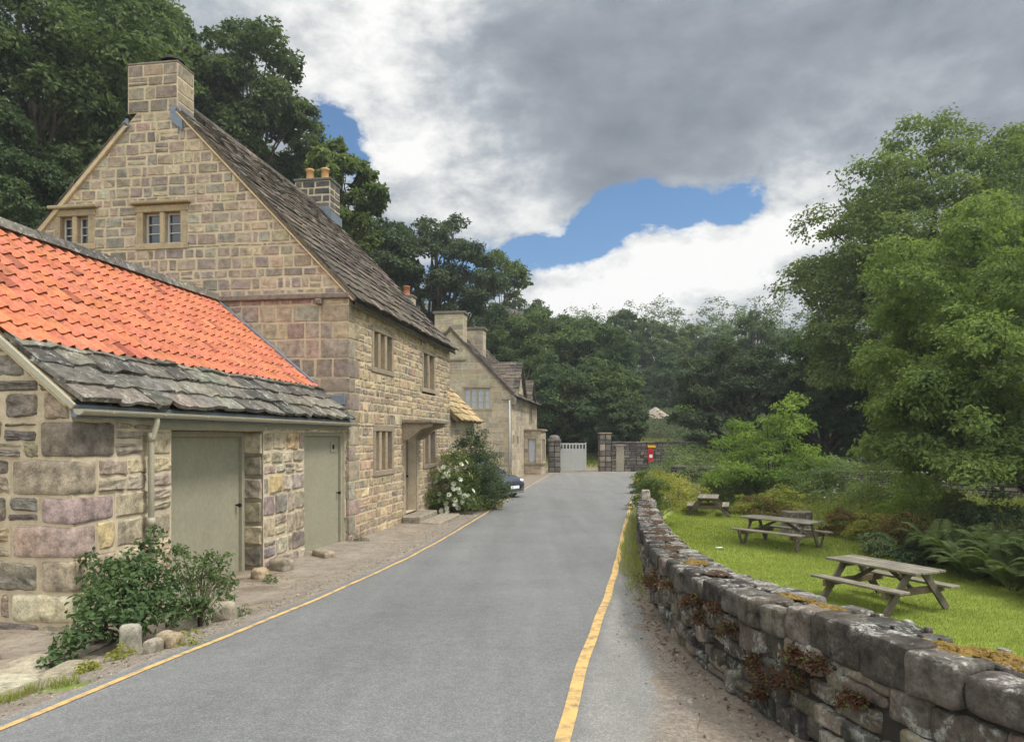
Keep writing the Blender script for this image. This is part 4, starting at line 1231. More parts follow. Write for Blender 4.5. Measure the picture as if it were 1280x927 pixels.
def build_leanto():
    F = A0; x0 = F.fa(562) + .03; L = 3.9; ZB = -2.7; W = 2.6; sl = 1.0; ze = .80
    root = thing('lean_to_store', tuple(F(x0, 0, -2.25)), 'small stone lean-to with a steep yellowish stone slate roof against the house end', 'outbuilding')
    G = Frame(F(x0, 0, 0), .152)
    ff = lambda a, b, n: G(a, -n, b); fb = lambda a, b, n: G(L + n, a, b)
    wo = (G.fa(575.5), G.fa(583), G.z(580, 1.8), G.z(544, 1.8)); wo = (wo[0], max(wo[1], wo[0] + .7), wo[2], wo[3])
    mb = MB()
    stone_wall(mb, ff, lambda b: 0., lambda b: L, ZB, ze, [wo], (.22, .32), (.3, .7), .02, PAL_ASH, .008, .014, 4)
    stone_wall(mb, fb, lambda b: max(0., (b - ze) / sl), lambda b: W, ZB, ze + W * sl - .03, [], (.22, .32), (.3, .7), .02, PAL_ASH, .008, .014, 4)
    reveal(mb, ff, wo, .3, 1)
    mb.build('wall', [M['ashlar'], M['mortar_front']], root)
    window(root, ff, wo, 1, .14, .12, sash='frame_brown', board=(0,), stonecol=(.36, .30, .21))
    rb = MB(); ov = .3; S = math.hypot(W + ov, W + ov); f = roof_patch(G, 0, -ov, ze - ov + .06, sl)
    pbox(rb, f, 0, L + .1, 0, S, -.10, -.006, 0, (.2, .16, .1), 0)
    slates(rb, f, L + .1, S, (.34, .28), (.3, .8), .035, PAL_LEAN, .014, 0, over=.05)
    rb.build('roof', M['slate'], root)
    for x in np.arange(.3, L, .6): em = MB(); em.bar(G(x, .05, ze - .06), G(x, -.28, ze - .27), .08, .09, 0, (1, 1, 1), .01); em.build('rafter_end', M['rusty'], root)

def build_rear_cottage():
    F = Frame((-3.6, 28.5, 0), .152)
    root = thing('rear_cottage', (-3.6, 28.5, -2.25), 'small stone cottage with one red chimney pot half hidden behind the tall house', 'cottage')
    simple_house(root, F, 3.4, 3.2, -2.7, 3.4, 1.0, PAL_FRONT, 'stone_front', 'mortar_front')
    ch = chimney(root, F, .9, 1.45, .55, 1.15, 3.9, 5.62, PAL_ASH, mm='mortar_front', sm='ashlar')
    pot(ch, F(1.17, .85, 5.7), .40, .15, 'pot_red')

def build_house2():
    F = Frame((0, 40, 0), .152); L = 11.5; W = 6.86; ZB = -2.8; ZE = 2.4; sl = 1.03
    root = thing('ashlar_house', (0, 40, -2.28), 'pale ashlar house with two wide chimneys and a flat roofed bay near the gate pier', 'house')
    fg = lambda a, b, n: F(-n, a, b); ff = lambda a, b, n: F(a, -n, b)
    gw = (F.ga(615.5), F.ga(578), F.z(513, 0, 2), F.z(482, 0, 2))
    gs = (F.ga(601), F.ga(590), F.z(557, 0, 2), F.z(543, 0, 2))
    s1 = (.35, .72, -.35, .1); s2 = (1.9, 2.4, -.35, .1); w3 = (2.2, 3.4, 1.2, 2.3); w4 = (7.3, 8.7, .9, 2.2)
    simple_house(root, F, L, W, ZB, ZE, sl, PAL_ASH, 'ashlar', 'mortar_front', [gw, gs], [s1, s2, w4], (.26, .36), (.4, .9), .012)
    window(root, fg, gw, 4, .12, .12, sash='frame_paint', rows=3, cols=2, pane='curtain', mull=.07, stonecol=(.35, .29, .20))
    window(root, fg, gs, 1, .14, .06, sash='frame_brown', rows=1, stonecol=(.33, .27, .19))
    window(root, ff, s1, 1, .14, .05, sash='frame_brown', rows=1, stonecol=(.33, .27, .19)); window(root, ff, s2, 1, .14, .05, sash='frame_brown', rows=1, stonecol=(.33, .27, .19))
    window(root, ff, w4, 2, .14, .1, rows=3, stonecol=(.33, .27, .19))
    # front gablets
    for ac, hw, k in ((2.8, 1.85, 0), (8.0, 1.2, 1)):
        zb = ZE - .02; zr_ = zb + hw * sl
        mb = MB()
        stone_wall(mb, lambda a, b, n: F(ac + a, -.03 - n, b), lambda b: -hw + (b - zb) / sl, lambda b: hw - (b - zb) / sl, zb, zr_ - .02, [], (.24, .32), (.35, .7), .012, PAL_ASH, .006, .012)
        mb.build('gablet_wall', [M['ashlar'], M['mortar_front']], root)
        rb = MB(); S = math.hypot(hw + .2, (hw + .2) * sl); c = 1 / math.hypot(1, sl); s = sl * c; Ld = hw + .5
        for sd in (-1, 1):
            f = lambda a, b, n: F(ac + sd * (hw + .2) - sd * (b * c - n * s), -.22 + a, zb - .2 * sl + .06 + b * s + n * c)
            pbox(rb, f, 0, Ld, 0, S, -.08, -.004, 0, (.12, .1, .085), 0)
            slates(rb, f, Ld, S, (.32, .24), (.3, .6), .028, PAL_SLATE, .012, 0)
        rb.build('gablet_roof', M['slate'], root)
    # chimneys
    y0, y1 = F.ga(579.5), F.ga(543.5)
    chimney(root, F, .003, .85, y0, y1, 4.3, 6.78, PAL_ASH, mm='mortar_front', sm='ashlar', course=(.26, .36), wid=(.4, .8), capcol=(.16, .14, .115), cap=.14, capover=.1)
    chimney(root, F, 3.2, 4.0, 2.2, 3.35, 4.5, 6.35, PAL_ASH, mm='mortar_front', sm='ashlar', course=(.26, .36), wid=(.4, .8), capcol=(.16, .14, .115), cap=.14, capover=.1)
    # kneeler and string under the gable
    km = MB(); pbox(km, fg, -.18, .55, 2.02, 2.14, -.05, .10, 0, (.3, .25, .18), .012); km.build('kneeler_string', M['ashlar'], root); km = MB(); pbox(km, ff, -.1, .45, 1.75, 2.3, -.05, .22, 0, (.28, .24, .18), .03)
    km.build('kneeler_stone', M['ashlar'], root); km = MB()
    pbox(km, fg, y0 - .15, y1 + .15, 4.2, 4.32, -.05, .12, 0, (.28, .235, .17), .012)
    km.build('chimney_string', M['ashlar'], root)
    # gutter, downpipe
    pm = MB()
    pm.tube([F(-.05, -.36, 2.12), F(L, -.36, 2.12)], .06, 8)
    pm.build('gutter', M['black_metal'], root)
    pm = MB(); pm.tube([F(-.07, .12, 2.0), F(-.07, .12, -2.3)], .05, 8); pm.build('downpipe', M['white_paint'], root)
    # flat-roofed bay
    B = Frame(F(4.8, -1.06, 0), .152); bl, bw = 2.6, 1.04
    bg = lambda a, b, n: B(-n, a, b); bf = lambda a, b, n: B(a, -n, b); bk = lambda a, b, n: B(bl + n, a, b)
    o1 = (.32, .80, -1.55, -.1); o2 = (.5, 2.1, -1.45, -.1)
    mb = MB()
    stone_wall(mb, bg, lambda b: 0., lambda b: bw, -2.7, .36, [o1], (.26, .34), (.4, .7), .012, PAL_ASH, .006, .012)
    stone_wall(mb, bf, lambda b: 0., lambda b: bl, -2.7, .36, [o2], (.26, .34), (.4, .7), .012, PAL_ASH, .006, .012)
    stone_wall(mb, bk, lambda b: 0., lambda b: bw, -2.7, .36, [], (.26, .34), (.4, .7), .012, PAL_ASH, .006, .012)
    reveal(mb, bg, o1, .25, 1); reveal(mb, bf, o2, .25, 1)
    bay = mb.build('bay', [M['ashlar'], M['mortar_front']], root)
    cm = MB(); cm.bevbox(lambda x, y, z: B(x, y, z), -.1, bl + .1, -.1, bw - .02, .36, .48, .02, 0, (.27, .225, .16)); cm.build('bay_roof', M['ashlar'], bay)
    sm_ = MB(); sm_.bevbox(lambda x, y, z: B(x, y, z), -.07, bl + .07, -.07, bw - .02, -1.72, -1.58, .015, 0, (.25, .21, .16)); sm_.build('bay_sill', M['ashlar'], bay)
    window(root, bg, o1, 1, .1, .03, rows=4, pane='curtain', sash='frame_paint'); window(root, bf, o2, 3, .1, .06, rows=3, pane='curtain', sash='frame_paint')

def build_gateway():
    d = 47.9
    root = thing('gate_pier', (2.75, d, -2.3), 'square stone gate pier with domed cap left of the white gate', 'gate pier')
    F = Frame((2.38, d, 0), .152); w = .74; zt = -.28
    mb = MB()
    for f, ww in ((lambda a, b, n: F(a, -n, b), w), (lambda a, b, n: F(a, w + n, b), w), (lambda a, b, n: F(-n, a, b), w), (lambda a, b, n: F(w + n, a, b), w)):
        pass
    G = lambda x, y, z: np.stack(np.broadcast_arrays(2.4 + np.asarray(x, float), d + np.asarray(y, float), np.asarray(z, float)), -1)
    for f in (lambda a, b, n: G(a, -n, b), lambda a, b, n: G(a, w + n, b), lambda a, b, n: G(-n, a, b), lambda a, b, n: G(w + n, a, b)):
        stone_wall(mb, f, lambda b: 0., lambda b: w, -2.6, zt, [], (.26, .36), (.34, .4), .02, PAL_FAR, .02, .03, 4, .004, .006, split=0)
    mb.build('shaft', [M['stone'], M['mortar_dark']], root)
    cm = MB(); cm.bevbox(lambda x, y, z: G(x, y, z), -.07, w + .07, -.07, w + .07, zt, zt + .14, .02, 0, (.17, .15, .125))
    cm.blob(G(w / 2, w / 2, zt + .12), (w * .52, w * .52, .30), 14, 0, (.17, .15, .13), rough=.05)
    cm.build('cap', M['stone'], root)
    # white boarded gate
    root = thing('field_gate', (3.2, d + .3, -2.3), 'white painted boarded gate with picket top standing open', 'gate')
    x0, x1 = 3.2, 4.78; y = d + .35; n = 15; wz = (x1 - x0) / n
    mb = MB()
    for i in range(n):
        top = -.50 + (.06 if i % 2 else 0)
        mb.bevbox(lambda a, b, c: np.array([a, b, c]), x0 + i * wz + .006, x0 + (i + 1) * wz - .006, y, y + .03, -2.2, -.78 if i % 2 == 0 else -.42, .004)
    mb.build('boards', M['white_paint'], root)
    mb = MB()
    mb.bevbox(lambda a, b, c: np.array([a, b, c]), x0 - .08, x0, y - .02, y + .07, -2.3, -.30, .01)
    mb.bevbox(lambda a, b, c: np.array([a, b, c]), x1, x1 + .09, y - .02, y + .07, -2.22, -.36, .01)
    for z in (-2.12, -.86, -.50): mb.bevbox(lambda a, b, c: np.array([a, b, c]), x0, x1, y + .032, y + .08, z, z + .09, .008)
    mb.build('gate_frame', M['white_paint'], root)
    # end wall
    root = thing('stone_end_wall', (10, 49.2, -2.3), 'tall weathered stone wall across the end of the lane', 'wall')
    X0, X1, Y0 = 5.85, 22., 49.3
    P = lambda x, y, z: np.stack(np.broadcast_arrays(np.asarray(x, float), np.asarray(y, float), np.asarray(z, float)), -1)
    tilt = lambda x: Y0 - .10 * (np.asarray(x) - X0)
    mb = MB(); tz = -.42
    stone_wall(mb, lambda a, b, n: P(a, tilt(a) - n, b), lambda b: X0 + .8, lambda b: X1, -2.7, tz, [], (.14, .28), (.2, .5), .02, PAL_FAR, .02, .02, 4, .006, .008, split=.2)
    stone_wall(mb, lambda a, b, n: P(a, tilt(a) + .45 + n, b), lambda b: X0 + .8, lambda b: X1, -2.7, tz, [], (.3, .4), (.4, .8), .02, PAL_FAR, .02, .02, 4, .006, .008)
    x = X0 + .8
    while x < X1:
        w = rng.uniform(.5, .9); x1_ = min(x + w, X1)
        mb.bevbox(lambda a, b, c: P(a, tilt(a) + b, c), x + .005, x1_ - .005, -.07, .52, tz, tz + .1 + rng.uniform(0, .05), .03, 0, pick(PAL_FAR) * .9, .008)
        x = x1_
    mb.build('wall_body', [M['stone'], M['mortar_dark']], root)
    pm = MB()
    for f in (lambda a, b, n: P(X0 + a, Y0 - .1 - n, b), lambda a, b, n: P(X0 - n, Y0 - .1 + a, b), lambda a, b, n: P(X0 + .78 + n, Y0 - .1 + a, b), lambda a, b, n: P(X0 + a, Y0 + .68 + n, b)):
        stone_wall(pm, f, lambda b: 0., lambda b: .78, -2.7, .18, [], (.28, .42), (.38, .42), .02, PAL_FAR + [((.30, .25, .19), 3)], .015, .03, 4, .005, .008, split=.05)
    pm.bevbox(lambda a, b, c: P(a, b, c), X0 - .06, X0 + .84, Y0 - .16, Y0 + .74, .18, .30, .04, 0, (.2, .17, .13))
    pm.build('end_pillar', [M['stone'], M['mortar_dark']], root)
    dm = MB(); x0 = 6.95
    dm.bevbox(lambda a, b, c: P(a, tilt(a) + b, c), x0, x0 + .52, -.09, .02, -2.3, -.62, .02, 0, (.31, .285, .225), .004)
    dm.bevbox(lambda a, b, c: P(a, tilt(a) + b, c), x0 - .1, x0 + .62, -.12, .02, -.62, -.50, .02, 0, (.24, .21, .17), .004)
    dm.build('blocked_doorway', M['ashlar'], root)
    # post box with yellow plate above it
    bx = at(813.2, 568, 48.6); bx = (9.18, tilt(9.18))
    yb = bx[1] - .05
    root = thing('post_box', (bx[0], yb, -1.55), 'red wall mounted post box with a white notice on its front', 'post box')
    Q = lambda x, y, z: np.array([bx[0] + x, yb + y, z])
    mb = MB()
    mb.prism([(-.16, -1.62), (.16, -1.62), (.16, -.90), (.12, -.83), (.0, -.80), (-.12, -.83), (-.16, -.90)], lambda a, b, t: Q(a, t, b), -.28, -.0)
    mb.build('box_body', M['red_paint'], root)
    mb = MB(); mb.prism([(-.19, -.90), (.19, -.90), (.14, -.80), (.0, -.765), (-.14, -.80)], lambda a, b, t: Q(a, t, b), -.31, .0); mb.build('hood', M['red_paint'], root)
    mb = MB(); mb.bevbox(Q, -.10, .10, -.287, -.281, -1.36, -1.16, .002); mb.build('notice', M['plate'], root)
    mb = MB(); mb.bevbox(Q, -.11, .11, -.285, -.2805, -1.03, -1.0, .001); mb.build('slot', M['black_metal'], root)
    root = thing('yellow_sign', (bx[0] + .1, yb, -.72), 'small yellow double plate sign fixed on the wall above the red post box', 'sign')
    mb = MB(); mb.bevbox(Q, -.16, .09, -.05, -.025, -.70, -.54, .004); mb.bevbox(Q, .10, .36, -.05, -.025, -.70, -.54, .004); mb.build('plate', M['yellow_sign'], root)
    mb = MB(); mb.bevbox(Q, -.16, .36, -.024, .03, -.63, -.59, .003); mb.build('bracket', M['black_metal'], root)
    # stone hut behind the wall
    root = thing('stone_hut', (16.2, 80, 2.0), 'small rough stone hut with a mossy stone roof beyond the end wall', 'hut')
    H = Frame((16.7, 78, 0), .5); 
    mb = MB(); zt = 1.6
    for f, ww in ((lambda a, b, n: H(-n, a, b), 4.), (lambda a, b, n: H(a, -n, b), 3.6), (lambda a, b, n: H(3.6 + n, a, b), 4.), (lambda a, b, n: H(a, 4 + n, b), 3.6)):
        stone_wall(mb, f, lambda b: 0., lambda b, ww=ww: ww, 0.2, zt, [], (.25, .4), (.4, .8), .03, PAL_FAR + [((.28, .2, .13), 4)], .02, .03, 4)
    mb.build('wall', [M['stone'], M['mortar_front']], root)
    rb = MB(); apex = [H(1.4, 2, zt + 1.65), H(2.2, 2, zt + 1.65)]
    c = [H(-.25, -.25, zt - .1), H(3.85, -.25, zt - .1), H(3.85, 4.25, zt - .1), H(-.25, 4.25, zt - .1)]
    rb.add(c + apex, [[0, 1, 5, 4], [2, 3, 4, 5]], 0, (.3, .26, .21)); rb.F.append((np.array([[3, 0, 4], [1, 2, 5]]), 0, False)); rb.F.append((np.array([[3, 2, 1, 0]]), 0, False))
    rb.build('roof', M['thatch'], root)
    # hilltop ruin and a white gabled house high on the slope
    root = thing('ruined_wall', (-1.5, 88, 13.6), 'grey ruined stone wall on the wooded hilltop', 'ruin')
    mb = MB(); R0 = np.array([-4.2, 90.])
    x = -4.6
    while x < 2.2:
        w = rng.uniform(.5, .9); top = 15.6 - .35 * abs(x - .0) * .3 + rng.uniform(-.25, .25) - (.7 if x > 1.2 else 0)
        z = 8.
        while z < top:
            h = rng.uniform(.3, .5); mb.bevbox(lambda a, b, c: P(a, b, c), x, x + w - .02, 90., 90.9, z, min(z + h, top) - .015, .03, 0, pick(PAL_FAR) * 1.15, .01); z += h
        x += w
    mb.build('masonry', M['stone'], root)
    root = thing('hillside_house', (6., 95, 11), 'cream gabled house just showing among the hilltop trees', 'house')
    G2 = Frame((7.6, 95, 0), .9)
    simple_house(root, G2, 6, 4.6, 6., 11.6, 1.25, [((.52, .47, .36), 3), ((.48, .42, .33), 2)], 'ashlar', 'mortar_front')
# ------------------------------------------------------------------ smaller things
def block(mb, f, a0, a1, b0, b1, n0, n1, r=.03, k=6, rough=.012, freq=9., mat=0, col=(1, 1, 1), seed=0, smooth=True):
    """weathered block: rounded, lumpy box through the map f(a,b,n)"""
    h = np.array([a1 - a0, b1 - b0, n1 - n0]) / 2; c = np.array([a0 + a1, b0 + b1, n0 + n1]) / 2
    r = min(r, h.min() * .8)
    t = np.linspace(-1, 1, k); u, v = np.meshgrid(t, t); u, v = u.ravel(), v.ravel(); o = np.ones_like(u)
    i, j = np.meshgrid(np.arange(k - 1), np.arange(k - 1)); q = (j * k + i).ravel(); Fq = np.stack([q, q + 1, q + k + 1, q + k], 1)
    sd = rng.uniform(0, 50)
    for ax in range(3):
        for s in (-1, 1):
            p = [None] * 3; p[ax] = o * s; p[(ax + 1) % 3] = u * s; p[(ax + 2) % 3] = v
            p = np.stack(p, 1) * h
            inn = np.clip(p, -(h - r), h - r); d = p - inn
            L = np.linalg.norm(d, axis=1, keepdims=True); p = inn + d / np.maximum(L, 1e-6) * np.minimum(L, r)
            nn = unit(p / h)
            p = p + nn * (fbm(p * freq + sd, seed, 3)[:, None] - .5) * 2 * rough
            p = p + c
            mb.add(f(p[:, 0], p[:, 1], p[:, 2]), Fq, mat, col, smooth)

def build_lane_wall():
    """dry stone wall between lane and lawn"""
    ys = np.linspace(.4, 20, 400); xs = np.interp(ys, WY, WX)
    k = np.ones(41) / 41; xs = np.convolve(np.pad(xs, 20, mode='reflect', reflect_type='odd'), k, 'valid')
    s = np.concatenate([[0], np.cumsum(np.hypot(np.diff(xs), np.diff(ys)))]); Ltot = s[-1]
    tx = np.gradient(xs, s); ty = np.gradient(ys, s)
    topz = lambda y: np.interp(y, [0, 4, 5.6, 7.5, 11, 16, 20], [-.94, -.96, -1.06, -1.18, -1.4, -1.60, -1.66])
    def f(a, b, n):      # a along, b height above lane in m below the top (negative), n towards the lane
        a, b, n = np.broadcast_arrays(a, b, n)
        x = np.interp(a, s, xs); y = np.interp(a, s, ys); dx = np.interp(a, s, tx); dy = np.interp(a, s, ty)
        L = np.hypot(dx, dy)
        return np.stack([x - dy / L * n, y + dx / L * n, topz(y) + b], -1)
    root = thing('lane_wall', tuple(f(Ltot / 2, -.7, 0)), 'long curving dry stone wall with lichen and moss along its flat top', 'wall')
    T = .40
    # rubble face
    mb = MB(); cap = .19
    for side in (0, 1):
        z = -cap
        zb = -1.0 if side == 0 else -2.2
        while z > zb:
            h = rng.uniform(.08, .17) if side == 0 else rng.uniform(.14, .24)
            a = -rng.uniform(0, .2)
            while a < Ltot:
                near = np.interp(a, s, ys) < 9
                w = rng.uniform(.12, .36) * (1 if near else 1.2)
                if side == 1: w *= 1.5
                dz = rng.normal(0, .012); hh = h * rng.uniform(.85, 1.12)
                pr = rng.normal(0, .022) + .03 * (-z)
                sub = [(0, 1)]
                if h > .13 and rng.random() < .2: sub = [(0, .48), (.5, 1)]
                for q0, q1 in sub:
                    n0, n1 = (-.18, pr) if side == 0 else (-T - pr, -T + .16)
                    block(mb, f, max(a, 0) - .001, min(a + w, Ltot) + .001, z - hh + dz + hh * q0 - .002, z - hh + dz + hh * q1 + .002, n0, n1,
                          .026, 9 if (near and side == 0) else 4, .024 if side == 0 else .012, 7, 0, pick(PAL_DRY, .18))
                a += w
            z -= h
    # dark earth core
    aa = np.linspace(0, Ltot, 120)
    for n0 in (-.035, -T + .035):
        V = np.concatenate([f(aa, -1.1 if n0 > -.1 else -2.3, n0), f(aa, -.05, n0)])
        i = np.arange(119); mb.add(V, np.stack([i, i + 1, i + 121, i + 120], 1), 1)
    V = np.concatenate([f(aa, -.055, -.02), f(aa, -.055, -T + .02)]); mb.add(V, np.stack([i, i + 1, i + 121, i + 120], 1), 1)
    mb.build('rubble_face', [M['stone_dry'], M['mortar_dark']], root)
    # coping blocks with a broken, lichened top
    cb = MB(); a = 0.
    while a < Ltot:
        w = rng.uniform(.22, .42); a1 = min(a + w, Ltot)
        col = pick([((.085, .078, .068), 3), ((.112, .102, .086), 3), ((.066, .062, .056), 2), ((.14, .122, .098), 1.)], .16)
        near = np.interp(a, s, ys) < 9
        d = rng.uniform(.16, .25)
        block(cb, f, a + .005, a1 - .005, -cap + rng.normal(0, .014), rng.normal(-.01, .014), -d, .03 + rng.normal(0, .016), .028, 12 if near else 6, .028, 6, 0, col)
        # back of the coping: smaller flat pieces
        x = a
        while x < a1 - .03:
            ww = rng.uniform(.15, .4); x1 = min(x + ww, a1)
            block(cb, f, x + .004, x1 - .004, -.17, rng.normal(-.018, .014), -T - .03 + rng.normal(0, .015), -d - .008, .025, 7 if near else 5, .016, 9, 0, pick([((.15, .14, .12), 3), ((.20, .185, .155), 3), ((.11, .105, .095), 2)], .15))
            x = x1
        a = a1
    # loose flakes on top
    for _ in range(260):
        a = rng.uniform(.3, Ltot) ** 1.0; n = rng.uniform(-T - .02, -.0); r_ = rng.uniform(.008, .024)
        block(cb, f, a - r_ * 1.4, a + r_ * 1.4, -.03, rng.uniform(-.006, .003), n - r_, n + r_, .012, 4, .006, 20, 0, pick([((.19, .175, .15), 2), ((.13, .118, .10), 3), ((.085, .075, .065), 3)], .2))
    # the upright stone at the far end
    block(cb, f, Ltot - .25, Ltot + .02, -.3, .24, -.30, -.06, .06, 7, .03, 5, 0, (.33, .30, .25))
    cb.build('coping', [M['stone_cap']], root)
    # moss and dry plant cushions on the coping
    mm = MB()
    def cushion(y, n, ra, rn, mat, h=.028):
        a = np.interp(y, ys, s); p0 = f(a, 0, n)
        for _ in range(int(90 * ra * rn / .01) if ra * rn < .03 else 270):
            t = rng.uniform(0, 2 * np.pi); q = math.sqrt(rng.random())
            da, dn = ra * q * math.cos(t), rn * q * math.sin(t)
            r_ = rng.uniform(.007, .020)
            mm.blob(f(a + da, -.008, n + dn), (r_, r_, .55 * h * rng.uniform(.5, 1.2) * (1.1 - q * .6)), 8, mat, (1, 1, 1), .5, rng.integers(99), 2.5)
    for y, n, ra, rn, mt in ((3.05, -.30, .26, .10, 0), (3.3, -.2, .16, .07, 0), (4.62, -.27, .20, .07, 0), (4.2, -.22, .16, .06, 0), (6.7, -.2, .26, .11, 0), (5.9, -.18, .22, .10, 1), (8.2, -.2, .40, .13, 1), (9.6, -.2, .45, .14, 1), (11.0, -.2, .5, .12, 1), (7.3, -.12, .18, .07, 1), (13., -.25, .5, .12, 1), (15.5, -.2, .7, .14, 1), (17.5, -.2, .6, .12, 1), (2.4, -.2, .2, .1, 1)):
        cushion(y, n, ra, rn, mt)
    mm.build('moss', [M['moss'], M['moss_brown']], root)
    # small rust-red herbs rooted in the joints of the face
    spots = [((3.6, 5.2), 5, .30), ((4.9, 6.6), 4, .20), ((3.9, 4.6), 4, .5), ((6.6, 8.6), 3, .2)]
    k = 0
    for (y0, y1), cnt, dz in spots:
        for _ in range(cnt):
            y = rng.uniform(y0, y1); a = np.interp(y, ys, s); z = -rng.uniform(.15, .15 + dz); p = f(a, z, .02)
            r_ = rng.uniform(.07, .16)
            out = f(a, z, .12) - p; out = out / np.linalg.norm(out)
            C = p + out * r_ * .3 + rng.normal(0, r_ * .26, (6, 3)) * np.array([1, 1, .8])
            V, Fq = clump_leaves(C, np.full(6, r_ * .5), 260, .026, .9, 14, .25)
            hm = MB(); hm.add(V, Fq)
            for c in C: hm.tube([p - out * .03, (p + c) / 2 + np.array([0, 0, .01]), c], .003, 4, 1, cap=False)
            single(hm, 'wall_herb', [M['leaf_wallred'], M['bark']], tuple(p), 'rust red herb tuft rooted in the joints of the dry stone lane wall', 'plant', 'red herb tufts on the lane wall')
            k += 1
    return f, s, ys, Ltot

def make_table(name, label, L=1.85, strut=False, H=.75, top_w=.76, tone=1.0):
    """A-frame picnic table: tabletop, two seats, four legs, two seat beams, battens, braces"""
    root = thing(name, (0, 0, 0), label, 'picnic table', 'picnic tables on the lawn')
    c = lambda: np.ones(3) * tone * rng.uniform(.85, 1.12)
    I = lambda x, y, z: np.array([x, y, z])
    tm = MB(); n = 5; w = top_w / n
    for i in range(n):
        tm.bevbox(I, -L / 2 + rng.normal(0, .004), L / 2 + rng.normal(0, .004), -top_w / 2 + i * w + .004, -top_w / 2 + (i + 1) * w - .004, H - .042, H + rng.normal(0, .001), .006, 0, c())
    tm.build('tabletop', M['wood'], root)
    sy = .64
    for s in (-1, 1):
        sm = MB()
        for k in (0, 1):
            y0 = s * sy - .125 + k * .127
            sm.bevbox(I, -L / 2 + rng.normal(0, .004), L / 2, y0, y0 + .122, .415, .455, .006, 0, c())
        sm.build('seat', M['wood'], root)
    ex = L / 2 - .27
    for s in (-1, 1):
        x = s * ex
        for t in (-1, 1):
            lm = MB(); lm.bar((x, t * (.80 if not strut else .52), 0.0), (x, t * .17, H - .05), .135 if not strut else .09, .045, 0, c(), .006, up=(1, 0, 0))
            lm.build('leg', M['wood_end'], root)
            if strut:
                l2 = MB(); l2.bar((x + s * .05, t * .54, .0), (x + s * .05, t * .70, .41), .07, .04, 0, c(), .006, up=(1, 0, 0)); l2.build('seat_strut', M['wood_end'], root)
        bm = MB(); bm.bar((x - s * .047, -.78, .365), (x - s * .047, .78, .365), .044, .125, 0, c() * np.array([1.25, 1.08, .95]), .006); bm.build('seat_beam', M['wood_end'], root)
        bt = MB(); bt.bar((x - s * .047, -top_w / 2 + .03, H - .085), (x - s * .047, top_w / 2 - .03, H - .085), .044, .085, 0, c(), .006); bt.build('top_batten', M['wood_end'], root)
        br = MB(); br.bar((x - s * .07, 0, .39), (s * .12, 0, H - .07), .045, .07, 0, c(), .006); br.build('brace', M['wood_end'], root)
    return root

def build_tables():
    t1 = make_table('picnic_table', 'nearest weathered wooden picnic table with splayed crossed legs')
    def put(o, x, y, ang, label):
        o.location = (x, y, float(lawnz(np.array([x]), np.array([y]))[0]) + .0); o.rotation_euler = (0, 0, ang); o['label'] = label
    put(t1, 6.62, 13.15, math.atan2(-1.4, .66), 'nearest weathered wooden picnic table with crossed splayed legs')
    t2 = make_table('picnic_table', '', 2.15, True, .76, .78, 1.08)
    put(t2, 7.35, 20.15, math.atan2(-1.8, 1.33), 'long picnic table in the middle with forked legs under its benches')
    t3 = copy_thing(t1, (0, 0, 0))
    put(t3, 7.55, 28.3, math.atan2(.97, .30), 'farthest small picnic table seen end on beside the weeds')

